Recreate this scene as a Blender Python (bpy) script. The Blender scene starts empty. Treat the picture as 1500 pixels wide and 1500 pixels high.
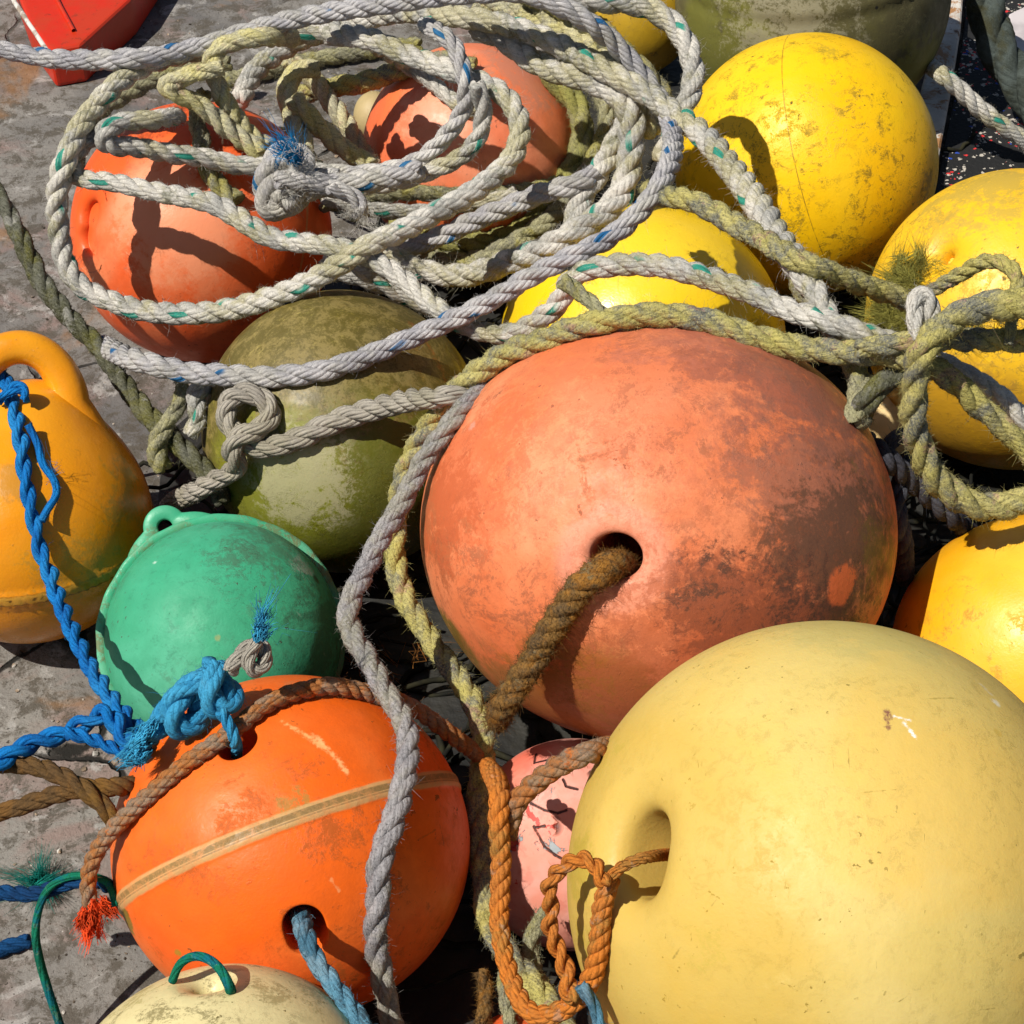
import bpy, bmesh, math, random
import numpy as np
random.seed(4); rng = np.random.default_rng(4)
S = bpy.context.scene; COL = S.collection
# ------------------------------------------------------------------ camera
T = math.radians(46); D = 1.6; FOV = 2*math.atan(.45/1.6)
F = np.array([0, math.sin(T), -math.cos(T)]); U = np.array([0, math.cos(T), math.sin(T)]); X = np.array([1., 0, 0])
CAM = np.array([0, 0, .15]) - F*D
FP = 750/math.tan(FOV/2)
cam = bpy.data.cameras.new('camera'); co = bpy.data.objects.new('camera', cam); COL.objects.link(co)
cam.sensor_fit = 'HORIZONTAL'; cam.angle = FOV; cam.clip_start = .05; cam.clip_end = 60
co.location = CAM; co.rotation_euler = (T, 0, 0); S.camera = co
S.render.resolution_x = S.render.resolution_y = 1024
# ------------------------------------------------------------------ light
Lc = np.array([-.50, .42, .80]); L = Lc[0]*X + Lc[1]*U - Lc[2]*F; L /= np.linalg.norm(L)
W = bpy.data.worlds.new('World'); S.world = W; W.use_nodes = True
nt = W.node_tree; bg = nt.nodes['Background']; sky = nt.nodes.new('ShaderNodeTexSky'); sky.sky_type = 'NISHITA'; sky.sun_disc = False
sky.sun_elevation = math.asin(L[2]); sky.sun_rotation = math.atan2(L[0], L[1])
nt.links.new(sky.outputs[0], bg.inputs[0]); bg.inputs[1].default_value = .05
sl = bpy.data.lights.new('sun', 'SUN'); sl.energy = 4.9; sl.angle = math.radians(.5); sl.color = (1, .95, .87)
so = bpy.data.objects.new('sun', sl); COL.objects.link(so)
from mathutils import Vector
so.rotation_euler = Vector(L).to_track_quat('Z', 'Y').to_euler(); so.location = (-1.5, 0, 3)
S.view_settings.view_transform = 'Standard'; S.view_settings.look = 'None'; S.view_settings.exposure = .17; S.view_settings.gamma = 1
S.view_settings.use_curve_mapping = False

# ------------------------------------------------------------------ projection helpers: a pixel of the 1500 px frame -> a ray
def rays(px, py):
    px = np.asarray(px, float); py = np.asarray(py, float)
    d = F + X*((px-750)/FP)[..., None] + U*((750-py)/FP)[..., None]
    return d/np.linalg.norm(d, axis=-1, keepdims=True)
def at(px, py, z):
    d = rays(px, py); return CAM + d*(z-CAM[2])/d[2]
def tag(o, label=None, cat=None, group=None, kind=None):
    if label: o['label'] = label
    if cat: o['category'] = cat
    if group: o['group'] = group
    if kind: o['kind'] = kind
    return o
def mesh_np(name, V, Fc, loc=(0, 0, 0), mat=None, parent=None, smooth=True, uv=None, attrs=None):
    """V (n,3) world, Fc (m,k) equal-sized faces (or list of such arrays)"""
    if not isinstance(Fc, list): Fc = [Fc]
    me = bpy.data.meshes.new(name); loc = np.asarray(loc, float)
    me.vertices.add(len(V)); me.vertices.foreach_set('co', (V-loc).astype(np.float32).ravel())
    nl = sum(f.size for f in Fc); npoly = sum(len(f) for f in Fc)
    me.loops.add(nl); me.loops.foreach_set('vertex_index', np.concatenate([f.ravel() for f in Fc]).astype(np.int32))
    me.polygons.add(npoly)
    tot = np.concatenate([np.full(len(f), f.shape[1]) for f in Fc]); st = np.concatenate([[0], np.cumsum(tot)[:-1]])
    me.polygons.foreach_set('loop_start', st.astype(np.int32))
    try: me.polygons.foreach_set('loop_total', tot.astype(np.int32))
    except Exception: pass
    me.update(calc_edges=True); me.validate()
    if uv is not None:
        l = me.uv_layers.new(name='UVMap'); l.data.foreach_set('uv', uv.astype(np.float32).ravel())
    for k, a in (attrs or {}).items():
        at_ = me.attributes.new(k, 'FLOAT', 'POINT'); at_.data.foreach_set('value', a.astype(np.float32))
    me.polygons.foreach_set('use_smooth', np.full(npoly, smooth))
    o = bpy.data.objects.new(name, me); COL.objects.link(o)
    if parent is not None:
        o.parent = parent; o.location = loc - np.array(parent.location)
    else: o.location = loc
    if mat: me.materials.append(mat)
    return o

# ------------------------------------------------------------------ node helper
class G:
    def __init__(s, name):
        s.m = bpy.data.materials.new(name); s.m.use_nodes = True; s.t = s.m.node_tree; s.n = s.t.nodes; s.b = s.n['Principled BSDF']
        s.co = s.n.new('ShaderNodeTexCoord').outputs['Object']
    def set(s, sock, v):
        if isinstance(v, bpy.types.NodeSocket): s.t.links.new(v, sock)
        elif v is not None:
            if isinstance(v, (tuple, list, np.ndarray)) and sock.type == 'RGBA' and len(v) == 3: v = (*v, 1)
            sock.default_value = v
    def node(s, ty, ins={}, **kw):
        n = s.n.new('ShaderNode'+ty)
        for k, v in kw.items(): setattr(n, k, v)
        for k, v in ins.items(): s.set(n.inputs[k], v)
        return n
    def math(s, op, a, b=None, c=None):
        n = s.node('Math', operation=op); s.set(n.inputs[0], a)
        if b is not None: s.set(n.inputs[1], b)
        if c is not None: s.set(n.inputs[2], c)
        return n.outputs[0]
    def mul(s, a, b): return s.math('MULTIPLY', a, b)
    def add(s, a, b): return s.math('ADD', a, b)
    def noise(s, scale, detail=4, rough=.55, dist=0, vec=None, off=0):
        v = vec if vec is not None else s.co
        if off: v = s.node('VectorMath', {0: v, 1: (off, off*.7, -off)}, operation='ADD').outputs[0]
        return s.node('TexNoise', {'Vector': v, 'Scale': scale, 'Detail': detail, 'Roughness': rough, 'Distortion': dist}).outputs['Fac']
    def ramp(s, f, a, b, lo=0, hi=1):
        return s.node('MapRange', {'Value': f, 'From Min': a, 'From Max': b, 'To Min': lo, 'To Max': hi}, interpolation_type='SMOOTHSTEP').outputs[0]
    def mix(s, f, a, b, mode='MIX'):
        n = s.node('Mix', data_type='RGBA', blend_type=mode); s.set(n.inputs[0], f); s.set(n.inputs[6], a); s.set(n.inputs[7], b); return n.outputs[2]
    def scalev(s, v, rot=(0, 0, 0)):
        return s.node('Mapping', {'Vector': s.co, 'Scale': v, 'Rotation': rot}).outputs[0]
    def dist(s, p):
        return s.node('VectorMath', {0: s.co, 1: tuple(float(q) for q in p)}, operation='DISTANCE').outputs['Value']
    def line(s, p0, p1):
        d = np.asarray(p1)-np.asarray(p0); l2 = float(d@d)
        v = s.node('VectorMath', {0: s.co, 1: tuple(float(q) for q in p0)}, operation='SUBTRACT').outputs[0]
        t = s.node('VectorMath', {0: v, 1: tuple(float(q) for q in d/l2)}, operation='DOT_PRODUCT').outputs['Value']
        t = s.math('MINIMUM', s.math('MAXIMUM', t, 0.), 1.)
        q = s.node('VectorMath', {0: tuple(float(k) for k in d), 3: t}, operation='SCALE').outputs[0]
        return s.node('VectorMath', {0: v, 1: q}, operation='DISTANCE').outputs['Value']
    def dot(s, p):
        return s.node('VectorMath', {0: s.co, 1: tuple(float(q) for q in p)}, operation='DOT_PRODUCT').outputs['Value']
    def bump(s, h, dist, strength=1, nrm=None):
        n = s.node('Bump', {'Height': h, 'Distance': dist, 'Strength': strength})
        if nrm is not None: s.set(n.inputs['Normal'], nrm)
        return n.outputs[0]
    def out(s, col, rough, nrm=None, spec=.5):
        s.set(s.b.inputs['Base Color'], col); s.set(s.b.inputs['Roughness'], rough); s.b.inputs['Specular IOR Level'].default_value = spec
        if nrm is not None: s.set(s.b.inputs['Normal'], nrm)
        return s.m

# ------------------------------------------------------------------ buoy bodies
def icosphere(sub):
    bm = bmesh.new(); bmesh.ops.create_icosphere(bm, subdivisions=sub, radius=1)
    V = np.array([v.co[:] for v in bm.verts]); Fc = np.array([[v.index for v in f.verts] for f in bm.faces]); bm.free()
    return V/np.linalg.norm(V, axis=1, keepdims=True), Fc
ICO = {}
ELL = []        # (centre, inverse matrix) of every rounded body, for laying the ropes on them
class Buoy: pass
def frame(px, py, rx, ry, lift, depth=None):
    b = Buoy(); d = rays(px, py); c_ = float(d@F)
    b.w = -d; b.r = np.cross(U, b.w); b.r /= np.linalg.norm(b.r); b.u = np.cross(b.w, b.r)
    R = math.sqrt(rx*ry); sa = math.sin(math.atan(R/FP)*c_)
    s = (CAM[2]-lift)/(sa - d[2]); b.s = s; b.c = CAM + d*s; b.R = s*sa
    b.a = b.R*rx/R; b.b = b.R*ry/R; b.d = (depth or 1)*b.R; b.px, b.py, b.rx, b.ry = px, py, rx, ry
    b.M = np.stack([b.r*b.a, b.u*b.b, b.w*b.d], axis=1)
    return b
def ndir(b, px, py):                         # direction on the unit body that shows at this pixel
    x = (px-b.px)/b.rx; y = -(py-b.py)/b.ry; q = x*x+y*y
    if q > .999: x, y = x/math.sqrt(q/.999), y/math.sqrt(q/.999); q = .999
    return np.array([x, y, math.sqrt(1-q)])
def hole(n, P, h, a, lip, depth, patch, ell=None, funnel=0):
    """push a rounded tube hole of radius a into unit directions n along h"""
    h = h/np.linalg.norm(h); cosv = n@h; th = np.arccos(np.clip(cosv, -1, 1)); m = th < patch
    lat = n[m]-cosv[m][:, None]*h; ln = np.linalg.norm(lat, axis=1); lat /= np.maximum(ln, 1e-6)[:, None]
    s = th[m]/patch
    ks = [0, .18, .24, .50]; kr = [0, a*.9, a, a]; kd = [depth, depth, depth*.95, lip]
    for i in range(1, 9):
        q = i/8*math.pi/2; ks.append(.50+.28*i/8); kr.append(a+lip*(1-math.cos(q))); kd.append(lip*(1-math.sin(q)))
    ks.append(1); kr.append(math.sin(patch)); kd.append(0)
    rr = np.interp(s, ks, kr); dd = np.interp(s, ks, kd)
    if funnel:
        dd = dd + funnel*np.exp(-(np.maximum(rr-a-lip*.6, 0)/(funnel*1.5))**2)*(s < 1)*(1-s**4)*(dd < depth*.9)
    if ell is not None:
        e, axis = ell; ca = lat@axis; sc = np.sqrt((ca*e)**2+(1-ca**2)); bl = np.clip((1-s)/.25, 0, 1); bl = bl*bl*(3-2*bl)
        rr = rr*(1+(sc-1)*bl)
    P[m] = h*(np.sqrt(np.maximum(1-rr**2, 0))-dd)[:, None] + lat*rr[:, None]
def buoy(name, label, cat, px, py, rx, ry, mat, lift=0, sub=6, holes=(), bands=(), bumps=(), depth=None, group=None, b=None, wob=.006):
    b = b or frame(px, py, rx, ry, lift, depth)
    if sub not in ICO: ICO[sub] = icosphere(sub)
    n, Fc = ICO[sub]; P = n.copy()
    rad = np.ones(len(n))
    f1 = rng.normal(size=(6, 3))*2.2; ph = rng.uniform(0, 6, 6)
    for k in range(6): rad += wob*.4*np.sin(n@f1[k]+ph[k])
    for ax, off, hw, hgt, kind in bands:      # raised ridges round the body
        q = (n@(ax/np.linalg.norm(ax))-off)/hw
        if kind == 'flat': rad += hgt*(1/(1+np.exp((np.abs(q)-1)*14)))
        elif kind == 'groove': rad += hgt*((1/(1+np.exp((np.abs(q)-1)*14))) - .9*np.exp(-(q/.25)**2))
        elif kind == 'step': rad += hgt/(1+np.exp(-q*4))
        else: rad += hgt*np.exp(-q*q)
    for hdir, w, hgt in bumps:
        hdir = hdir/np.linalg.norm(hdir); th = np.arccos(np.clip(n@hdir, -1, 1)); rad += hgt*np.exp(-(th/w)**2)
    for kw in holes: hole(n, P, **kw)
    P = P*rad[:, None]
    V = b.c + P@b.M.T
    o = mesh_np(name, V, Fc, b.c, mat); b.o = o
    if cat: tag(o, label, cat, group)
    ELL.append((b.c, np.linalg.inv(b.M)))
    return b

def buoy_mat(name, base, bleach, dirt, b, bl=.5, dirt_amt=.5, thr=.56, dscale=22, specks=.5, patches=(), seams=(), rough=.42, deep=None, scratch=.4, seed=0, spec=.45, mott=.25, sss=0, lines=()):
    """patches: (px,py,size_px,colour,strength,noise threshold,noise scale)"""
    g = G(name); k = seed*3.1+1
    n1 = g.noise(7, 3, .5, .3, off=k); col = g.mix(g.mul(g.ramp(n1, .40, .68), bl), base, bleach)
    if deep is not None: col = g.mix(g.mul(g.ramp(g.noise(5, 4, .6, .5, off=k+9), .45, .65), .8), col, deep)
    n2 = g.noise(70, 6, .7, off=k+2); col = g.mix(g.ramp(n2, .35, .65, 0, mott), col, tuple(c*.62 for c in base))
    big = g.ramp(g.noise(9, 4, .6, .4, off=k+5), .40, .58)
    d1 = g.ramp(g.add(g.mul(g.noise(dscale, 12, .8, .6, off=k+7), .75), g.mul(g.noise(dscale*9, 4, .8, 0, off=k+1), .25)), thr-.035, thr+.05)
    dm = g.mul(g.mul(d1, big), dirt_amt)
    sp = g.mul(g.ramp(g.noise(150, 3, .6, 0, off=k+11), .665, .71), specks); dm = g.math('MAXIMUM', dm, g.mul(sp, g.ramp(g.noise(14, 2, off=k+3), .4, .6)))
    for q, rot in enumerate(((.3, .5, 1.1), (1.2, .2, 2.3), (.7, 1.3, .4))):
        rot = tuple(r_+seed*1.3+q*2.1 for r_ in rot); sv = g.scalev((230+60*q, 22+9*q, 70), rot); s1 = g.ramp(g.noise(1, 3, .6, 1.1, sv, off=k+q), .71, .76)
        s1 = g.mul(s1, g.ramp(g.noise(13, 3, .6, 0, off=k+q*4), .48, .6)); dm = g.math('MAXIMUM', dm, g.mul(s1, scratch))
    col = g.mix(dm, col, dirt)
    for P_ in patches:
        (x, y, size, c, st, th, ns) = P_
        p = b.M@ndir(b, x, y); r = size*b.R/math.sqrt(b.rx*b.ry)
        if size > 25:
            f = g.ramp(g.dist(p), r*.1, r*1.35, 1, 0); nn = g.add(g.mul(g.noise(ns, 9, .74, .7, off=k+x*.01), .75), g.mul(g.noise(ns*7, 6, .75, .3, off=k+y*.01), .4))
            t_ = th-.125; f = g.mul(g.ramp(g.add(nn, g.mul(f, .16)), t_+.08, t_+.19), g.ramp(f, 0, .35)); f = g.mul(f, st)
        else:
            nn = g.noise(ns*1.2, 8, .7, .8, off=k+x*.01); f = g.ramp(g.add(g.mul(g.dist(p), 1/r), g.mul(nn, 2.2)), 1.35, 1.75, 1, 0); f = g.mul(f, st)
        col = g.mix(f, col, c)
    for (x0, y0, x1, y1, wpx, c, st) in lines:      # scrapes and rub marks
        p0 = b.M@ndir(b, x0, y0); p1 = b.M@ndir(b, x1, y1); f = g.line(p0, p1); r = wpx*b.R/math.sqrt(b.rx*b.ry)
        nn = g.add(g.mul(g.noise(45, 6, .7, .5, off=x0*.01), 2.4*r), g.mul(g.noise(260, 4, .75, 0, off=y0*.01), 2.2*r))
        f = g.mul(g.ramp(g.add(f, nn), 2.15*r, 2.9*r, 1, 0), st); col = g.mix(f, col, c)
    for (ax, off, w, c, st) in seams:
        a = np.linalg.inv(b.M).T@(ax/np.linalg.norm(ax)); q = g.math('ABSOLUTE', g.math('SUBTRACT', g.dot(a), off))
        f = g.mul(g.ramp(g.add(q, g.mul(g.noise(60, 4, .6), w*.35)), w*.95, w*1.25, 1, 0), st)
        col = g.mix(g.mul(f, g.ramp(g.noise(80, 8, .85, .5), .40, .55, .3 if w < .03 else .75, 1)), col, c)
    ro = g.add(g.mul(dm, .3), g.ramp(n2, .3, .7, rough-.07, rough+.1))
    h = g.add(g.mul(n2, .5), g.mul(g.noise(420, 2), .35)); h = g.add(h, g.mul(dm, .5))
    nr = g.bump(h, .0009, .55); nr = g.bump(g.noise(26, 3, .5, off=k), .0018, .55, nr)
    if sss:
        g.b.inputs['Subsurface Weight'].default_value = sss; g.b.inputs['Subsurface Radius'].default_value = (.02, .012, .004); g.b.inputs['Subsurface Scale'].default_value = .6
    return g.out(col, ro, nr, spec)

# ================================================================== ground
def concrete():
    g = G('weathered_concrete')
    c = g.mix(g.ramp(g.noise(3, 5, .6, .4), .35, .65), (.25, .232, .205), (.12, .114, .11))
    c = g.mix(g.mul(g.ramp(g.noise(9, 6, .65, .5, off=4), .5, .66), .7), c, (.25, .165, .14))
    c = g.mix(g.mul(g.ramp(g.noise(34, 12, .82, .4, off=7), .475, .56), .85), c, (.085, .072, .055))
    c = g.mix(g.mul(g.ramp(g.noise(22, 8, .7, .4, off=2), .56, .64), .6), c, (.42, .40, .37))
    c = g.mix(g.mul(g.ramp(g.noise(5, 5, .65, .5, off=13), .6, .7), .7), c, (.26, .13, .05))
    c = g.mix(g.ramp(g.noise(260, 3, .6), .62, .68), c, (.06, .05, .04))
    vv = g.node('VectorMath', {0: g.co, 1: g.node('VectorMath', {0: g.node('TexNoise', {'Vector': g.co, 'Scale': 9., 'Detail': 6.}).outputs['Color'], 3: .09}, operation='SCALE').outputs[0]}, operation='ADD').outputs[0]
    vo = g.node('TexVoronoi', {'Vector': vv, 'Scale': 5.5}, feature='DISTANCE_TO_EDGE').outputs['Distance']
    cr = g.mul(g.ramp(vo, .006, .02, 1, 0), g.ramp(g.noise(3.5, 2, off=5), .5, .6)); c = g.mix(cr, c, (.02, .018, .015))
    h = g.math('SUBTRACT', g.add(g.noise(60, 10, .7), g.mul(g.noise(9, 4), 1.2)), g.mul(cr, 1.5))
    return g.out(c, .85, g.bump(h, .005, .9), .2)
CON = concrete()
def sheet(name, z, x0, x1, y0, y1, mat, n=2):
    xs = np.linspace(x0, x1, n); ys = np.linspace(y0, y1, n); gx, gy = np.meshgrid(xs, ys); V = np.stack([gx.ravel(), gy.ravel(), np.full(n*n, z)], 1)
    i = np.arange(n*(n-1)).reshape(n-1, n)[:, :-1].ravel(); Fc = np.stack([i, i+1, i+n+1, i+n], 1); return mesh_np(name, V, Fc, (0, 0, z), mat, smooth=False)
tag(sheet('ground', 0, -14, 14, -14, 16, CON), kind='structure')

# ================================================================== buoys
C = dict(
 big=frame(962, 778, 349, 313, .035), pale=frame(1215, 1294, 388, 388, .07), lowor=frame(428, 1238, 262, 250, .0),
 green=frame(328, 936, 172, 172, .0), handle=frame(38, 762, 183, 180, .0), redor=frame(297, 342, 190, 190, .0), upor=frame(690, 228, 160, 160, 0),
 yel=frame(1180, 243, 190, 190, 0), yright=frame(1488, 470, 220, 220, 0), ymid=frame(940, 508, 210, 206, -.02), yor=frame(1524, 960, 216, 210, 0),
 palebot=frame(335, 1678, 260, 260, .02), olive=frame(503, 632, 206, 206, 0), pink=frame(842, 1236, 158, 153, -.025, .85), smallor=frame(765, 1592, 105, 108, .0),
 drum=frame(1190, -5, 200, 205, .0), dark=frame(930, 20, 88, 88, .0), cream=frame(1300, 620, 46, 50, .03), shard=frame(548, 170, 30, 36, .03))
b = C['big']
hb = ndir(b, 908, 812)
m = buoy_mat('coral_plastic', (.72, .185, .065), (.78, .29, .14), (.16, .06, .03), b, bl=.9, dirt_amt=.55, thr=.53, dscale=30, specks=.8, seed=1, rough=.52, spec=.3, deep=(.66, .12, .03), patches=[
    (1150, 560, 190, (.21, .08, .055), .8, .65, 16), (1200, 690, 190, (.24, .10, .065), .7, .67, 12), (1210, 830, 160, (.12, .055, .03), .9, .66, 20), (1040, 880, 100, (.09, .04, .025), .95, .65, 26),
    (1150, 900, 110, (.09, .04, .025), .9, .65, 24), (1280, 780, 120, (.17, .10, .02), .8, .68, 9), (675, 945, 65, (.15, .10, .015), .95, .58, 24), (655, 760, 120, (.36, .09, .03), .75, .64, 34),
    (880, 1060, 200, (.26, .10, .015), .85, .58, 9), (1120, 1000, 120, (.30, .09, .03), .8, .66, 14), (1000, 500, 130, (.45, .15, .09), .7, .68, 14), (905, 815, 75, (.80, .33, .22), .6, .55, 10),
    (1210, 850, 30, (.75, .15, .04), .9, .62, 30), (705, 632, 14, (.6, .4, .3), .9, .6, 60), (628, 848, 9, (.75, .6, .3), 1, .55, 60), (760, 1010, 110, (.34, .13, .04), .7, .62, 30), (690, 700, 150, (.55, .10, .03), .5, .64, 40), (1000, 960, 200, (.40, .10, .04), .6, .64, 40), (950, 560, 260, (.50, .13, .06), .35, .66, 60), (960, 780, 700, (.36, .09, .03), .30, .77, 110)],
     lines=[(1040, 470, 1290, 720, 26, (.22, .09, .05), .55), (1090, 520, 1270, 760, 12, (.16, .07, .04), .5), (1230, 690, 1300, 820, 16, (.20, .12, .03), .6), (640, 800, 660, 900, 5, (.25, .10, .04), .6), (860, 700, 885, 740, 4, (.80, .36, .22), .7)])
buoy('buoy', 'biggest buoy, faded coral orange ball with a round hole and brown stains', 'buoy', 0, 0, 0, 0, m, b=b, sub=7, group='plastic fishing buoys in the pile',
     holes=[dict(h=hb, a=.098, lip=.03, depth=.8, patch=.24, funnel=.012)])
b = C['pale']
hp = ndir(b, 944, 1260)
m = buoy_mat('pale_yellow_plastic', (.63, .47, .135), (.70, .55, .21), (.22, .16, .03), b, bl=.5, dirt_amt=.25, thr=.54, dscale=110, specks=.9, seed=2, rough=.5, spec=.28, deep=(.68, .45, .10), scratch=.75, mott=.08, sss=.12, patches=[
    (900, 1380, 330, (.50, .31, .035), .55, .52, 5), (870, 1400, 90, (.40, .30, .03), .6, .70, 26), (1250, 920, 150, (.50, .42, .14), .6, .60, 6),
    (860, 1280, 60, (.38, .30, .03), .5, .62, 30), (1440, 1085, 12, (.55, .36, .06), .7, .5, 40), (1443, 1040, 16, (.75, .7, .55), .7, .62, 80), (1050, 1380, 60, (.45, .34, .05), .4, .75, 60), (900, 1130, 70, (.45, .34, .05), .5, .75, 60)], lines=[(1240, 1100, 1180, 1270, 6, (.48, .36, .07), .55), (1070, 1320, 1010, 1400, 3, (.25, .18, .03), .7), (1340, 1045, 1385, 1040, 2.5, (.3, .22, .04), .6), (1405, 1447, 1425, 1445, 3, (.2, .14, .02), .8), (1270, 1110, 1280, 1125, 2, (.2, .14, .02), .8), (1360, 1125, 1355, 1140, 2, (.2, .14, .02), .8), (1260, 1177, 1300, 1172, 2, (.3, .2, .03), .7), (1300, 1440, 1312, 1432, 2, (.2, .14, .02), .8), (870, 1100, 840, 1200, 7, (.40, .30, .04), .4), (1420, 1010, 1500, 1110, 8, (.66, .58, .40), .5), (1300, 1072, 1322, 1078, 5, (.85, .82, .78), .9), (1313, 1080, 1326, 1100, 8, (.85, .82, .78), 1), (1292, 1068, 1291, 1088, 10, (.20, .07, .06), 1)])
buoy('buoy', 'huge pale butter yellow buoy with a funnel hole and thin orange cord', 'buoy', 0, 0, 0, 0, m, b=b, sub=7, group='plastic fishing buoys in the pile', wob=.004,
     holes=[dict(h=hp, a=.12, lip=.085, depth=.7, patch=.46, funnel=.035, ell=(1.3, np.array([.1, .99, .1])))])
b = C['lowor']
ax = np.array([-.337, .93, -.134])
m = buoy_mat('bright_orange_plastic', (.80, .125, .008), (.82, .22, .05), (.25, .07, .01), b, bl=.7, dirt_amt=.6, thr=.55, dscale=28, specks=.9, seed=3, rough=.46, spec=.28, deep=(.80, .10, .006), scratch=.3,
     seams=[(ax, 0, .050, (.52, .31, .12), .95), (ax, .010, .018, (.16, .10, .03), .75), (ax, -.016, .005, (.14, .08, .03), .6)], patches=[(195, 1335, 26, (.16, .13, .01), .9, .58, 40),
     (590, 1370, 70, (.25, .07, .02), .6, .72, 30), (275, 1380, 12, (.35, .2, .02), .9, .6, 60), (470, 1420, 60, (.3, .1, .02), .5, .72, 50), (430, 1195, 40, (.3, .2, .04), .7, .7, 60), (470, 1010, 60, (.5, .16, .05), .6, .66, 40)], lines=[(415, 1068, 470, 1105, 10, (.84, .44, .16), .75), (455, 1085, 503, 1142, 9, (.84, .46, .18), .8), (470, 1180, 400, 1215, 7, (.45, .28, .06), .5), (480, 1285, 490, 1300, 5, (.84, .36, .14), .6), (510, 1160, 640, 1150, 5, (.3, .1, .02), .5), (300, 1430, 330, 1400, 5, (.5, .2, .04), .6), (635, 1215, 640, 1240, 3, (.3, .07, .01), .6), (630, 1220, 600, 1235, 3, (.3, .07, .01), .6)])
buoy('buoy', 'bright orange buoy with a tan seam band and two oval holes', 'buoy', 0, 0, 0, 0, m, b=b, sub=7, group='plastic fishing buoys in the pile',
     bands=[(ax, 0, .044, .011, 'groove'), (ax, 0, .018, .006, 'ridge')],
     holes=[dict(h=ndir(b, 446, 1352), a=.108, lip=.014, depth=.6, patch=.25, ell=(1.45, np.array([-.25, .95, .1]))), dict(h=ndir(b, 352, 1096), a=.10, lip=.014, depth=.6, patch=.23, ell=(1.25, np.array([.3, .9, .2])))])
b = C['green']
m = buoy_mat('sea_green_plastic', (.045, .36, .19), (.10, .43, .27), (.06, .075, .05), b, bl=.9, dirt_amt=.55, thr=.55, dscale=34, specks=1, seed=4, rough=.55, spec=.25, deep=(.035, .29, .15), scratch=.35, patches=[
     (440, 830, 30, (.35, .37, .32), .6, .66, 60), (232, 828, 8, (.6, .7, .62), .9, .5, 60), (460, 850, 14, (.03, .06, .03), .9, .55, 50), (400, 800, 110, (.06, .14, .08), .6, .72, 30), (320, 935, 9, (.35, .32, .1), .5, .6, 90), (340, 930, 330, (.02, .12, .07), .35, .78, 90), (480, 930, 110, (.03, .09, .05), .6, .68, 20)], lines=[(390, 855, 470, 880, 2, (.05, .2, .12), .6), (400, 870, 450, 885, 2, (.05, .2, .12), .6), (250, 960, 300, 990, 3, (.10, .45, .28), .6), (430, 900, 470, 960, 4, (.2, .4, .28), .5)])
bg_ = buoy('buoy', 'sea green buoy with a raised rim and a holed lug', 'buoy', 0, 0, 0, 0, m, b=b, sub=6, group='plastic fishing buoys in the pile')
mflange = buoy_mat('green_rim_plastic', (.05, .38, .20), (.20, .50, .33), (.16, .14, .05), b, bl=.8, dirt_amt=.8, thr=.5, seed=6)
def flange(b):
    nz = np.array([.12, -.08, 1.]); nz /= np.linalg.norm(nz); e1 = np.cross([0, 1., 0], nz); e1 /= np.linalg.norm(e1); e2 = np.cross(nz, e1)
    N = 220; prof = [(.97, .026), (1.045, .020), (1.066, .010), (1.066, -.010), (1.045, -.020), (.97, -.026)]; V = []
    for i in range(N):
        a = 2*math.pi*i/N; dr = .004*math.sin(a*9)+.003*math.sin(a*23+1)
        for r, z in prof: V.append((e1*math.cos(a)+e2*math.sin(a))*(r+(dr if r > 1 else 0))+nz*(z-.03+.003*math.sin(a*6)))
    k = len(prof); Fc = [[i*k+j, i*k+(j+1) % k, ((i+1) % N)*k+(j+1) % k, ((i+1) % N)*k+j] for i in range(N) for j in range(k)]
    return mesh_np('rim', b.c+np.array(V)@b.M.T, np.array(Fc), b.c, mflange, b.o)
flange(b)
def lug(b):
    h0 = (np.array([243.-b.px, -(771.-b.py)])/172.)              # hole centre in body units
    dirn = h0/np.linalg.norm(h0); per = np.array([-dirn[1], dirn[0]]); N = 72; V = []
    def outl(a):
        c, s_ = math.cos(a), math.sin(a)                         # c along outward, s sideways
        r = .185
        if c < .25: r = .185+.62*max(0, (.25-c))**1.3*abs(s_)**.5
        return r
    rows = [('i', -.018), ('i', .018), ('m', .034), ('o', .026), ('o2', .010), ('o2', -.02), ('m', -.03)]
    for i in range(N):
        a = 2*math.pi*i/N; dv = dirn*math.cos(a)+per*math.sin(a)
        for kind, z in rows:
            r = {'i': .062, 'm': .080, 'o': outl(a)*.93, 'o2': outl(a)}[kind]; p = h0+dv*r; V.append((p[0], p[1], z-.02))
    k = len(rows); Fc = [[i*k+j, i*k+(j+1) % k, ((i+1) % N)*k+(j+1) % k, ((i+1) % N)*k+j] for i in range(N) for j in range(k)]
    return mesh_np('lug', b.c+np.array(V)@b.M.T, np.array(Fc), b.c, mflange, b.o)
lug(b)
b = C['handle']
ax = np.array([-.16, .86, .48]); ax /= np.linalg.norm(ax)
hd = np.array([.06, .84, .2]); hd /= np.linalg.norm(hd)
m = buoy_mat('amber_plastic', (.76, .28, .004), (.80, .36, .02), (.20, .10, .01), b, bl=.5, dirt_amt=.5, thr=.58, dscale=26, specks=.5, seed=5, rough=.27, deep=(.72, .22, .003), spec=.5, mott=.08,
     seams=[(ax, -.14, .040, (.40, .25, .04), .7), (ax, -.185, .010, (.14, .07, .01), .8), (ax, -.10, .006, (.18, .09, .01), .6)], patches=[(150, 628, 22, (.5, .3, .03), .8, .6, 60), (180, 740, 90, (.34, .22, .03), .7, .70, 22), (20, 710, 30, (.4, .2, .03), .6, .62, 40), (100, 840, 90, (.38, .22, .03), .6, .7, 30)])
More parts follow.
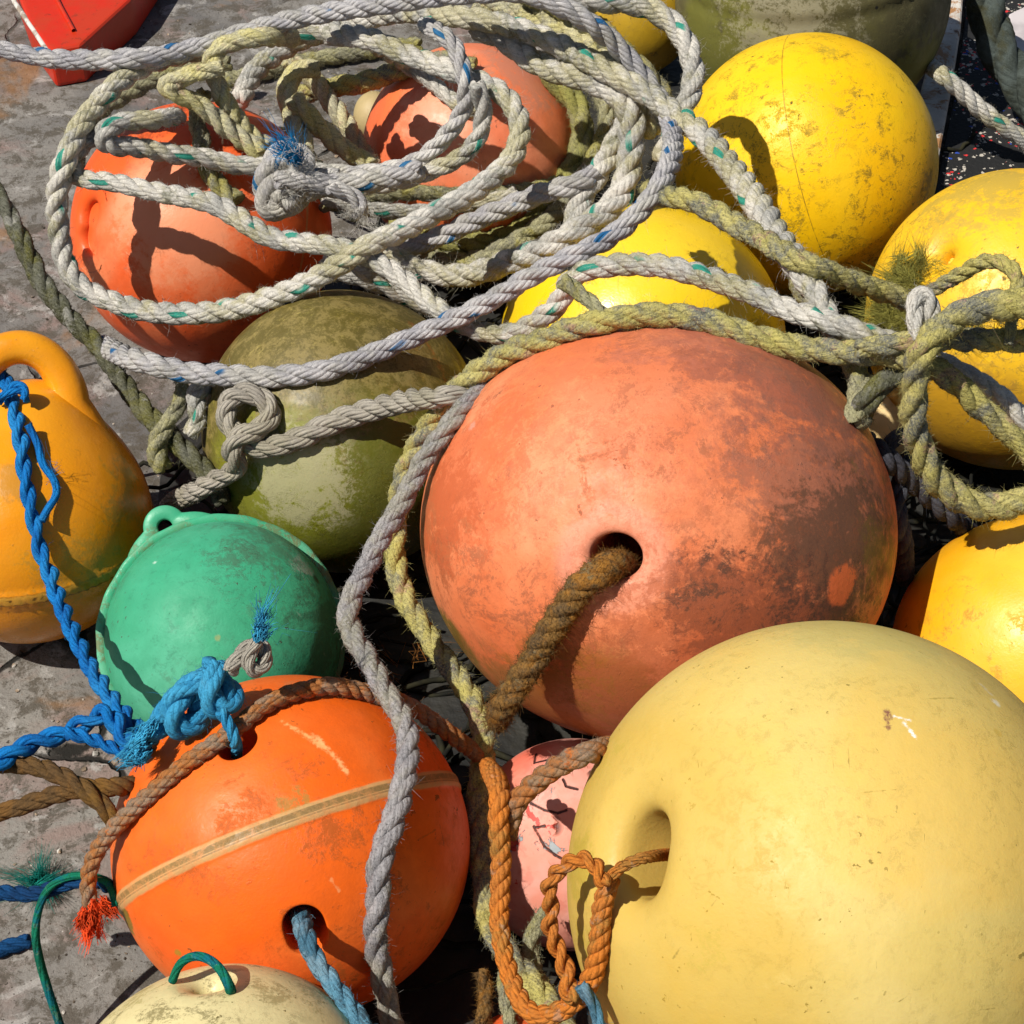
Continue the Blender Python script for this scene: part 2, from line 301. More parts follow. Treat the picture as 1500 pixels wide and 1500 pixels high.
buoy('buoy', 'amber yellow buoy with a moulded carrying loop and blue rope', 'buoy', 0, 0, 0, 0, m, b=b, sub=6, group='plastic fishing buoys in the pile',
     bands=[(ax, -.14, .045, .034, 'groove'), (ax, -.22, .02, .016, 'ridge'), (ax, -.45, .5, .0, 'ridge')], bumps=[(hd, .42, .17)])
def loop_handle(b):
    hw = b.w; pts = []
    for i in range(41):
        t = i/40; a = math.pi*(1-t)
        x = .01+.335*math.cos(a)*(1+.10*(1-math.sin(a))); y = .93+.45*math.sin(a)**.85
        pts.append(np.array([x-.05, y, .22+.10*math.sin(a)]))
    ex = lambda p, s: [p+np.array([s*.05*k, -.09*k, -.02*k]) for k in range(1, 5)]
    pts = ex(pts[0], -1)[::-1]+pts+ex(pts[-1], 1); pts = np.array(pts); V = []; N = 24; nn = len(pts)
    for i, p in enumerate(pts):
        tg = pts[min(i+1, nn-1)]-pts[max(i-1, 0)]; tg /= np.linalg.norm(tg); s1 = np.cross(tg, [0, 0, 1.]); s1 /= np.linalg.norm(s1); s2 = np.cross(s1, tg)
        t = abs(i/(nn-1)-.5)*2; w1 = .135+.06*t**3; w2 = .15+.12*t**2
        for j in range(N):
            q = 2*math.pi*j/N; c, s_ = math.cos(q), math.sin(q); c = math.copysign(abs(c)**.8, c); s_ = math.copysign(abs(s_)**.8, s_); V.append(p+s1*w1*c+s2*w2*s_)
    Fc = [[i*N+j, i*N+(j+1) % N, (i+1)*N+(j+1) % N, (i+1)*N+j] for i in range(nn-1) for j in range(N)]
    return mesh_np('carrying_loop', b.c+np.array(V)@b.M.T, np.array(Fc), b.c, m, b.o)
loop_handle(b)
b = C['redor']
seam = np.array([.78, -.12, -.35])
m = buoy_mat('red_orange_plastic', (.80, .115, .02), (.78, .24, .10), (.16, .03, .01), b, bl=.9, dirt_amt=.5, thr=.58, dscale=24, specks=.6, seed=7, rough=.42, spec=.3, deep=(.78, .085, .008),
     seams=[(seam, .42, .012, (.50, .30, .12), .6)], patches=[(250, 330, 90, (.80, .30, .16), .7, .60, 14), (230, 185, 60, (.25, .04, .01), .7, .64, 40), (270, 330, 110, (.78, .28, .13), .45, .62, 9)])
buoy('buoy', 'red orange buoy with a side slot under the rope coil', 'buoy', 0, 0, 0, 0, m, b=b, sub=7, group='plastic fishing buoys in the pile',
     holes=[dict(h=ndir(b, 134, 338), a=.10, lip=.07, depth=.085, patch=.34, ell=(2.0, np.array([.15, .97, .1])))])
b = C['upor']
m = buoy_mat('salmon_plastic', (.76, .17, .05), (.78, .30, .17), (.20, .06, .03), b, bl=.9, dirt_amt=.5, thr=.58, dscale=30, specks=.6, seed=8, rough=.45, deep=(.74, .14, .05), patches=[(770, 110, 70, (.5, .2, .12), .7, .62, 20), (640, 170, 70, (.80, .34, .20), .5, .6, 9)])
buoy('buoy', 'salmon orange buoy ringed by the rope coil', 'buoy', 0, 0, 0, 0, m, b=b, sub=6, group='plastic fishing buoys in the pile')
b = C['yel']
sm = np.array([.96, .24, .0]); sm = np.array([.955, .22, .20]); sm /= np.linalg.norm(sm)
m = buoy_mat('lemon_plastic', (.82, .50, .004), (.84, .57, .02), (.13, .09, .01), b, bl=.5, dirt_amt=.75, thr=.54, dscale=62, specks=1, seed=9, rough=.42, spec=.3, deep=(.80, .44, .003), mott=.06,
     seams=[(sm, .13, .004, (.22, .13, .01), .8)], patches=[(1010, 290, 40, (.3, .2, .01), .6, .7, 50), (1200, 80, 60, (.35, .25, .02), .6, .75, 50), (1290, 170, 60, (.12, .08, .01), .7, .78, 50), (1290, 300, 70, (.16, .11, .01), .6, .78, 50), (1240, 370, 60, (.16, .11, .01), .6, .78, 60), (1350, 270, 40, (.16, .11, .02), .7, .72, 60)])  # left edge patch: cast shadow of the coil rope put into the colour
buoy('buoy', 'round lemon yellow buoy with a fine seam line and sooty specks', 'buoy', 0, 0, 0, 0, m, b=b, sub=6, group='plastic fishing buoys in the pile', bands=[(sm, .13, .006, -.003, 'ridge')])
b = C['yright']
m = buoy_mat('dirty_yellow_plastic', (.82, .47, .008), (.82, .53, .04), (.17, .12, .02), b, bl=.5, dirt_amt=.65, thr=.535, dscale=75, specks=1, seed=10, rough=.42, mott=.15, patches=[(1440, 280, 120, (.40, .29, .05), .7, .66, 30), (1380, 340, 40, (.4, .26, .04), .5, .66, 50), (1400, 640, 160, (.40, .20, .02), .7, .6, 12)])  # brown patch low down: shade of the underside put into the colour
buoy('buoy', 'dirty yellow buoy with a dimple behind the knotted ropes', 'buoy', 0, 0, 0, 0, m, b=b, sub=7, group='plastic fishing buoys in the pile',
     holes=[dict(h=ndir(b, 1388, 372), a=.035, lip=.09, depth=.16, patch=.30, funnel=.05)])
b = C['ymid']
m = buoy_mat('shiny_yellow_plastic', (.82, .53, .006), (.82, .58, .05), (.22, .16, .02), b, bl=.5, dirt_amt=.45, thr=.58, dscale=30, specks=.4, seed=11, rough=.3, mott=.1, patches=[(860, 350, 70, (.5, .38, .03), .6, .62, 30), (1110, 480, 30, (.3, .2, .02), .7, .68, 60)])
buoy('buoy', 'glossy yellow buoy half hidden behind the biggest coral buoy', 'buoy', 0, 0, 0, 0, m, b=b, sub=6, group='plastic fishing buoys in the pile')
b = C['yor']
m = buoy_mat('golden_plastic', (.80, .38, .008), (.84, .52, .05), (.28, .13, .01), b, bl=.8, dirt_amt=.6, thr=.56, dscale=30, specks=.8, seed=12, rough=.4, deep=(.76, .28, .003), scratch=.4, mott=.12)
buoy('buoy', 'golden orange buoy at the right above the butter yellow buoy', 'buoy', 0, 0, 0, 0, m, b=b, sub=6, group='plastic fishing buoys in the pile')
b = C['palebot']
m = buoy_mat('cream_plastic', (.70, .60, .30), (.76, .68, .42), (.14, .11, .03), b, bl=.5, dirt_amt=.75, thr=.54, dscale=40, specks=1, seed=13, rough=.45, patches=[(400, 1470, 60, (.2, .16, .05), .6, .72, 60), (460, 1480, 60, (.2, .18, .04), .6, .70, 50), (200, 1470, 60, (.3, .25, .06), .6, .70, 50)])
buoy('buoy', 'cream buoy with a dimple and thin green cord', 'buoy', 0, 0, 0, 0, m, b=b, sub=7, group='plastic fishing buoys in the pile',
     holes=[dict(h=ndir(b, 305, 1446), a=.06, lip=.11, depth=.4, patch=.34, funnel=.04)])
b = C['olive']
m = buoy_mat('olive_algae_plastic', (.25, .165, .024), (.31, .235, .06), (.075, .065, .008), b, bl=.9, dirt_amt=.9, thr=.465, dscale=34, specks=1, seed=14, rough=.5, deep=(.14, .125, .008), mott=.65, patches=[
     (600, 520, 40, (.32, .12, .02), .6, .62, 12), (420, 490, 90, (.36, .29, .08), .6, .58, 20), (490, 690, 70, (.40, .37, .24), .6, .64, 50), (420, 560, 80, (.36, .28, .12), .5, .66, 60), (480, 780, 120, (.10, .10, .01), .7, .62, 14), (330, 640, 70, (.22, .20, .01), .7, .6, 8), (600, 690, 120, (.12, .10, .02), .6, .66, 30), (500, 640, 520, (.08, .06, .008), .85, .62, 60), (470, 600, 420, (.36, .27, .09), .4, .72, 70), (540, 770, 190, (.11, .12, .008), .85, .58, 30), (400, 700, 110, (.20, .21, .01), .7, .58, 20), (440, 700, 90, (.40, .37, .22), .7, .62, 50)], lines=[(600, 480, 645, 560, 12, (.34, .10, .01), .7), (400, 500, 415, 560, 2, (.07, .05, .01), .7)])  # dark right and bottom patches: shaded side put into the colour, along with moss
buoy('buoy', 'olive brown algae stained buoy under the knotted grey rope', 'buoy', 0, 0, 0, 0, m, b=b, sub=6, group='plastic fishing buoys in the pile')
def pinkmat(b):
    g = G('cracked_pink_paint'); c = g.mix(g.ramp(g.noise(12, 4, .6), .4, .6), (.70, .26, .18), (.70, .36, .29))
    c = g.mix(g.ramp(g.dist(b.M@ndir(b, 770, 1110)), .0, .045, .8, 0), c, (.75, .13, .07))
    c = g.mix(g.mul(g.ramp(g.noise(60, 6, .7), .52, .64), .35), c, (.55, .12, .08))
    p = b.M@ndir(b, 752, 1230); near = g.ramp(g.dist(p), .015, .075, 1, 0)
    fl = g.ramp(g.add(g.noise(30, 7, .68, .8, off=3), g.mul(near, .20)), .735, .75); c = g.mix(fl, c, (.30, .33, .34))
    fl2 = g.ramp(g.add(g.noise(30, 6, .65, .8, off=8), g.mul(near, .15)), .735, .75); c = g.mix(fl2, c, (.52, .05, .03))
    vv = g.node('VectorMath', {0: g.co, 1: g.node('VectorMath', {0: g.node('TexNoise', {'Vector': g.co, 'Scale': 20., 'Detail': 5.}).outputs['Color'], 3: .05}, operation='SCALE').outputs[0]}, operation='ADD').outputs[0]
    vo = g.node('TexVoronoi', {'Vector': vv, 'Scale': 17.}, feature='DISTANCE_TO_EDGE').outputs['Distance']
    cr = g.mul(g.ramp(vo, .02, .05, 1, 0), g.ramp(g.noise(14, 3, off=6), .60, .66)); c = g.mix(cr, c, (.05, .01, .01))
    for pl in (((785, 1213), (800, 1240), (815, 1252), (835, 1262)), ((780, 1180), (800, 1190), (818, 1194), (830, 1190)), ((826, 1146), (830, 1156), (846, 1160)), ((786, 1108), (784, 1122), (800, 1118), (812, 1114)), ((800, 1212), (788, 1214))):
        for q0, q1 in zip(pl[:-1], pl[1:]):
            f = g.add(g.line(b.M@ndir(b, *q0), b.M@ndir(b, *q1)), g.mul(g.noise(300, 3, .7), .0016)); f = g.ramp(f, .0012, .0022, 1, 0); c = g.mix(f, c, (.05, .012, .01)); cr = g.math('MAXIMUM', cr, f)
    h = g.math('SUBTRACT', g.mul(g.noise(90, 5, .6), .4), g.add(g.mul(cr, 2), fl)); return g.out(c, .6, g.bump(h, .0015, .8))
buoy('buoy', 'pink painted buoy with cracked flaking paint wedged between larger buoys', 'buoy', 0, 0, 0, 0, pinkmat(C['pink']), b=C['pink'], sub=6, group='plastic fishing buoys in the pile')
b = C['smallor']
buoy('buoy', 'red orange buoy top peeking up at the bottom edge below the orange cord', 'buoy', 0, 0, 0, 0, buoy_mat('vermilion_plastic', (.80, .12, .025), (.8, .2, .07), (.2, .05, .01), b, seed=15), b=b, sub=5, group='plastic fishing buoys in the pile')
b = C['drum']
ax = np.array([-.02, .90, .42]); ax /= np.linalg.norm(ax)
m = buoy_mat('grey_lichen_plastic', (.15, .135, .05), (.25, .22, .13), (.045, .038, .014), b, bl=.8, dirt_amt=.9, thr=.45, dscale=40, specks=1, seed=16, rough=.6, deep=(.16, .15, .03), mott=.6, patches=[(1190, 20, 400, (.07, .06, .02), .7, .62, 80), (1060, 60, 90, (.15, .15, .015), .7, .58, 10), (1150, 30, 120, (.36, .33, .22), .5, .68, 40), (1276, 12, 7, (.01, .01, .01), 1, .3, 20), (1330, 110, 70, (.16, .15, .02), .7, .6, 14)])
buoy('buoy', 'grey green lichen covered buoy with a ridge behind the lemon buoy', 'buoy', 0, 0, 0, 0, m, b=b, sub=6, group='plastic fishing buoys in the pile', bands=[(ax, .30, .012, .02, 'step'), (ax, .24, .014, -.010, 'ridge')])
b = C['dark']
buoy('buoy', 'small brownish yellow buoy in the shade at the top', 'buoy', 0, 0, 0, 0, buoy_mat('brown_yellow_plastic', (.42, .25, .01), (.5, .33, .03), (.1, .06, .01), b, seed=17, dirt_amt=.8), b=b, sub=5, group='plastic fishing buoys in the pile')
b = C['cream']
buoy('float', 'small tan float between the coral buoy and the mossy rope ring', 'float', 0, 0, 0, 0, buoy_mat('tan_foam', (.62, .44, .18), (.66, .52, .28), (.2, .13, .04), b, seed=18, rough=.6), b=b, sub=5)
b = C['shard']
buoy('float', 'small cream float in the shade left of the salmon buoy', 'float', 0, 0, 0, 0, buoy_mat('cream_foam', (.42, .32, .14), (.48, .37, .2), (.2, .13, .04), b, seed=19, rough=.6), b=b, sub=5)

# ================================================================== depth of the pile along each ray, for draping
STEP = 3; LO = -150; NP = 600
gx = LO+STEP*np.arange(NP); PX, PY = np.meshgrid(gx, gx); RD = rays(PX, PY); BUF = -CAM[2]/RD[..., 2]; BUF = np.where(BUF > 0, BUF, 9)
for c, Mi in ELL:
    o_ = Mi@(CAM-c); d_ = RD@Mi.T; A = (d_**2).sum(-1); Bq = (d_*o_).sum(-1); Cq = o_@o_-1; disc = Bq*Bq-A*Cq
    t = np.where(disc > 0, (-Bq-np.sqrt(np.maximum(disc, 0)))/A, 99); BUF = np.minimum(BUF, t)
def spline(pts, step=2.):
    P = np.array(pts, float); n = len(P); Q = np.vstack([2*P[0]-P[1], P, 2*P[-1]-P[-2]]); out = []
    for i in range(n-1):
        p0, p1, p2, p3 = Q[i:i+4]; a = .5
        t0 = 0; t1 = np.linalg.norm(p1[:2]-p0[:2])**a+1e-4; t2 = t1+np.linalg.norm(p2[:2]-p1[:2])**a+1e-4; t3 = t2+np.linalg.norm(p3[:2]-p2[:2])**a+1e-4
        for t in np.linspace(t1, t2, 24, endpoint=False):
            A1 = (t1-t)/(t1-t0)*p0+(t-t0)/(t1-t0)*p1; A2 = (t2-t)/(t2-t1)*p1+(t-t1)/(t2-t1)*p2; A3 = (t3-t)/(t3-t2)*p2+(t-t2)/(t3-t2)*p3
            B1 = (t2-t)/(t2-t0)*A1+(t-t0)/(t2-t0)*A2; B2 = (t3-t)/(t3-t1)*A2+(t-t1)/(t3-t1)*A3; out.append((t2-t)/(t2-t1)*B1+(t-t1)/(t2-t1)*B2)
    out.append(P[-1]); out = np.array(out); L_ = np.concatenate([[0], np.cumsum(np.linalg.norm(np.diff(out[:, :2], axis=0), axis=1))])
    s = np.arange(0, L_[-1], step); return np.stack([np.interp(s, L_, out[:, k]) for k in range(out.shape[1])], 1)
def gauss(a, sg):
    k = int(sg*3)+1; w = np.exp(-.5*(np.arange(-k, k+1)/sg)**2); w /= w.sum(); return np.convolve(np.pad(a, k, mode='edge'), w, 'valid')
def drape(pts, w, slope=.6, dive=(0, 0), divelen=60, bias=0, sm=1.3):
    """pts (px,py[,lift in metres towards the viewer]) -> world points and radii, lying on whatever is below them"""
    pts = [tuple(p)+(0,)*(3-len(p)) for p in pts]; q = spline(pts); w *= .86; px, py, lf = q.T; n = len(q); rp = w/2
    wob = gauss(rng.normal(size=n), 14)*9*min(1, w/30); wob2 = gauss(rng.normal(size=n), 14)*9*min(1, w/30); e_ = np.minimum(1, np.minimum(np.arange(n), np.arange(n)[::-1])/20); px = px+wob*e_; py = py+wob2*e_
    dr = rays(px, py); offs = [(0, 0)]+[(rp*f*math.cos(a), rp*f*math.sin(a)) for f in (.45, .85) for a in np.arange(0, 6.28, .785)]
    def look(x, y):
        ix = np.clip(((x-LO)/STEP+.5).astype(int), 0, NP-1); iy = np.clip(((y-LO)/STEP+.5).astype(int), 0, NP-1); return BUF[iy, ix]
    t0 = look(px, py); rad = rp/FP*np.median(t0)
    s = np.full(n, 99.)
    for ox, oy in offs:
        s = np.minimum(s, look(px+ox, py+oy)-rad*math.sqrt(max(0, 1-(ox*ox+oy*oy)/rp**2)))
    ds = 2/FP*1.6; idx = np.arange(n)*ds
    def env(s):
        t = s.copy()
        for i in range(1, n): t[i] = min(t[i], t[i-1]+slope*ds)
        for i in range(n-2, -1, -1): t[i] = min(t[i], t[i+1]+slope*ds)
        for _ in range(4): t = np.minimum(gauss(t, w*sm/2), s+.002)
        return gauss(t, w*.3)
    t = env(s); gap = int(w*2.2/2); selfx = None
    D2 = np.hypot(px[:, None]-px[None], py[:, None]-py[None]); I, J = np.nonzero((D2 < w*1.0) & (np.arange(n)[:, None]-np.arange(n)[None] > gap))
    if len(I):
        for _ in range(3):
            s2 = s.copy(); np.minimum.at(s2, I, t[J]-2*rad*np.sqrt(1-np.minimum(D2[I, J]/w, 1)**2)); t = env(s2)
    x = np.arange(n)*2.
    t = t-lf-bias+dive[0]*np.clip(1-x/divelen, 0, 1)**2+dive[1]*np.clip(1-(x[-1]-x)/divelen, 0, 1)**2
    k = int(rp/STEP)+1                                            # stamp
    for i in range(0, n, 1):
        cx = int((px[i]-LO)/STEP+.5); cy = int((py[i]-LO)/STEP+.5); x0, x1, y0, y1 = max(cx-k, 0), min(cx+k+1, NP), max(cy-k, 0), min(cy+k+1, NP)
        if x1 <= x0 or y1 <= y0: continue
        dd = ((gx[x0:x1]-px[i])[None]**2+(gx[y0:y1]-py[i])[:, None]**2)/rp**2; z = np.where(dd < 1, t[i]-rad*np.sqrt(np.maximum(1-dd, 0)), 99)
        BUF[y0:y1, x0:x1] = np.minimum(BUF[y0:y1, x0:x1], z)
    return CAM+dr*t[:, None], rad

def rope_mat(name, c1, c2, c3=None, c3amt=.5, tracer=None, R=.011, yarn=1., rough=.88, n1=30, n2=14, fine=.35, c4=None, c4amt=.4, K=.42, N=6, grit=.35):
    g = G(name); uv = g.n.new('ShaderNodeUVMap').outputs[0]; sx = g.node('SeparateXYZ', {0: uv}); u, v = sx.outputs[0], sx.outputs[1]
    col = g.mix(g.ramp(g.noise(n1, 5, .65, .3), .40, .60), c1, c2)
    if c3: col = g.mix(g.mul(g.ramp(g.noise(n2, 6, .7, .4, off=5), .47, .60), c3amt), col, c3)
    if c4: col = g.mix(g.mul(g.ramp(g.noise(n2*2.2, 4, .7, .4, off=11), .58, .66), c4amt), col, c4)
    ph = g.add(v, g.mul(u, K/R))
    fib = g.node('TexNoise', {'Vector': g.node('CombineXYZ', {0: g.mul(ph, 26), 1: g.mul(u, 55), 2: 0.}).outputs[0], 'Scale': 1., 'Detail': 5., 'Roughness': .7}).outputs['Fac']
    col = g.mix(g.ramp(fib, .52, .66, 0, fine), col, tuple(k*.35 for k in c2)); col = g.mix(g.ramp(fib, .34, .46, fine, 0), col, tuple(min(1, k*1.35) for k in c1))
    gr = g.noise(620, 4, .8, 0, off=3); col = g.mix(g.ramp(gr, .53, .64, 0, grit), col, tuple(k*.22 for k in c2)); col = g.mix(g.ramp(gr, .36, .46, grit, 0), col, tuple(min(.8, k*1.3) for k in c1))
    if tracer:
        st = g.node('Attribute', attribute_name='strand').outputs['Fac']; s0 = g.math('LESS_THAN', st, .5)
        fr = g.math('ABSOLUTE', g.math('SUBTRACT', g.math('FRACT', ph), .5)); mk = g.mul(g.ramp(fr, .08, .105, 1, 0), s0)
        mk = g.mul(mk, g.ramp(g.noise(19, 2, off=21), .49, .54)); col = g.mix(g.mul(mk, g.ramp(fib, .3, .42, .3, .95)), col, tracer)
    yw = g.math('SINE', g.mul(ph, 2*math.pi*N)); yw = g.math('POWER', g.math('MAXIMUM', g.add(g.mul(yw, .5), .5), .001), .5)
    h = g.add(g.mul(yw, .9*yarn), g.mul(fib, .9)); h = g.add(h, g.mul(gr, 1.6))
    return g.out(col, rough, g.bump(h, .0011, 1), .12)
WHT = dict(c1=(.72, .68, .60), c2=(.42, .41, .37))
RM = {
 'white': rope_mat('weathered_white_rope', **WHT, c3=(.42, .37, .13), c3amt=.6, n1=22, grit=.45, tracer=(.02, .29, .21), c4=(.16, .16, .08), c4amt=.6),
 'clean': rope_mat('pale_grey_rope', (.68, .65, .60), (.46, .44, .44), c3=(.34, .32, .18), c3amt=.35, tracer=(.005, .13, .30), yarn=1.4, K=.45, N=6),
 'blueline': rope_mat('grey_rope_blue_fleck', (.56, .54, .53), (.38, .37, .39), c3=(.36, .34, .22), c3amt=.35, tracer=(.005, .12, .30), yarn=1.4),
 'mossy': rope_mat('mossy_rope', (.52, .46, .17), (.22, .22, .18), c3=(.50, .44, .12), c3amt=.75, c4=(.42, .22, .20), c4amt=.6, n1=40, n2=20, yarn=.7, fine=.6, grit=.75),
 'moss2': rope_mat('green_brown_rope', (.40, .38, .22), (.25, .24, .17), c3=(.36, .32, .06), c3amt=.8, c4=(.10, .10, .04), c4amt=.7, n1=40, n2=20, yarn=.6, fine=.6, grit=.75),
 'lichen': rope_mat('lichen_yellow_rope', (.36, .34, .10), (.28, .27, .10), c3=(.38, .35, .24), c3amt=.6, yarn=.25, fine=.7, grit=.8),
 'yellow': rope_mat('yellowed_rope', (.68, .62, .36), (.50, .47, .34), c3=(.64, .56, .16), c3amt=.6, c4=(.46, .26, .22), c4amt=.5, n1=40, n2=20, yarn=.7, fine=.6, grit=.6),
 'dark': rope_mat('dark_weedy_rope', (.17, .17, .13), (.08, .08, .04), c3=(.16, .15, .02), c3amt=.7, c4=(.36, .35, .31), c4amt=.8, yarn=.6, fine=.6, grit=.7),
 'grey': rope_mat('grey_rope', (.40, .38, .38), (.29, .28, .29), c3=(.36, .33, .12), c3amt=.35, yarn=.8, fine=.5, n2=10, grit=.6),
 'tan': rope_mat('tan_grey_rope', (.46, .42, .35), (.34, .31, .26), c3=(.30, .27, .15), c3amt=.4, yarn=1.5, K=.3, N=8, grit=.2),
 'rust': rope_mat('rusty_orange_rope', (.44, .17, .05), (.33, .20, .11), c3=(.30, .24, .18), c3amt=.75, c4=(.62, .15, .02), c4amt=.7, yarn=1.2, n1=70, n2=40, K=.85, N=4, grit=.5),
 'orange': rope_mat('orange_rope', (.68, .21, .03), (.58, .20, .04), c3=(.34, .20, .05), c3amt=.7, c4=(.46, .34, .24), c4amt=.5, yarn=1.4, n2=26, K=.75, N=5),
 'brown': rope_mat('hairy_brown_rope', (.26, .14, .04), (.14, .09, .045), c3=(.45, .18, .02), c3amt=.65, c4=(.22, .20, .12), c4amt=.7, yarn=.5, fine=.7, n1=80, n2=40, K=.8, N=4, grit=.8),
 'blue': rope_mat('blue_rope', (.01, .20, .56), (.008, .13, .42), c3=(.03, .27, .60), c3amt=.7, yarn=1, fine=.45),
 'cyan': rope_mat('light_blue_rope', (.06, .36, .60), (.03, .26, .50), c3=(.14, .42, .60), c3amt=.6, yarn=1, fine=.45),
 'paleblue': rope_mat('dirty_blue_rope', (.12, .30, .42), (.06, .15, .22), c3=(.30, .42, .48), c3amt=.5, c4=(.03, .03, .03), c4amt=.7, yarn=.8, fine=.6, n2=30),
 'navy': rope_mat('navy_rope', (.01, .07, .20), (.008, .04, .12), c3=(.02, .10, .2), c3amt=.6),
 'green': rope_mat('green_cord', (.01, .22, .12), (.008, .14, .08), c3=(.005, .1, .3), c3amt=.5, c4=(.2, .35, .2), c4amt=.5, n2=60),
 'slate': rope_mat('slate_rope', (.10, .10, .115), (.055, .055, .07), yarn=.8, fine=.6),
 'hawser': rope_mat('dark_hawser', (.09, .11, .10), (.05, .06, .05), c3=(.06, .05, .01), c3amt=.6, R=.02, yarn=1),
 'ochre': rope_mat('ochre_brown_rope', (.20, .10, .03), (.12, .07, .03), c3=(.26, .13, .02), c3amt=.5, yarn=.8),
}
FUZ = dict(white=5200, clean=1400, blueline=1800, mossy=9000, moss2=9000, lichen=14000, yellow=8000, dark=6000, grey=9000, tan=1200, rust=2200, orange=300, brown=26000, blue=900, cyan=1200, paleblue=1800, navy=800, green=300, slate=1200, hawser=300, ochre=700)
def fmat(name, c, c2=None):
    g = G(name); return g.out(g.mix(g.ramp(g.noise(60, 3), .4, .6), c, c2 or tuple(k*.6 for k in c)), .8, spec=.15)
def hairs(P, Dn, ln, wd, curl=.6, shared=0):
    """thin bent three-sided fibres: roots P, directions Dn"""
    n = len(P); side = np.cross(Dn, rng.normal(size=(n, 3))); side /= np.linalg.norm(side, axis=1)[:, None]+1e-9; s2 = np.cross(Dn, side)
    cv = rng.normal(size=(n, 3))*curl+shared; wv = rng.normal(size=(n, 3))*.13; ln = ln[:, None]; wd = wd[:, None]; V = []
    for k, (t, w) in enumerate(((0, 1), (.5, .8), (1, .3)) if n > 3000 else ((0, 1), (.25, .95), (.5, .8), (.75, .6), (1, .3))):
        c = P+Dn*ln*t+cv*ln*t*t+wv*ln*math.sin(t*9)*(n <= 3000)
        for a in (0, 2.09, 4.19): V.append(c+(side*math.cos(a)+s2*math.sin(a))*wd*w)
    V = np.stack(V, 1).reshape(-1, 3); m_ = 3 if n > 3000 else 5; base = (np.arange(n)*3*m_)[:, None]; Fl = []
    for k in range(0, 3*(m_-1), 3):
        for j in range(3): Fl.append(base+np.array([k+j, k+(j+1) % 3, k+3+(j+1) % 3, k+3+j]))
    return V, np.concatenate(Fl)
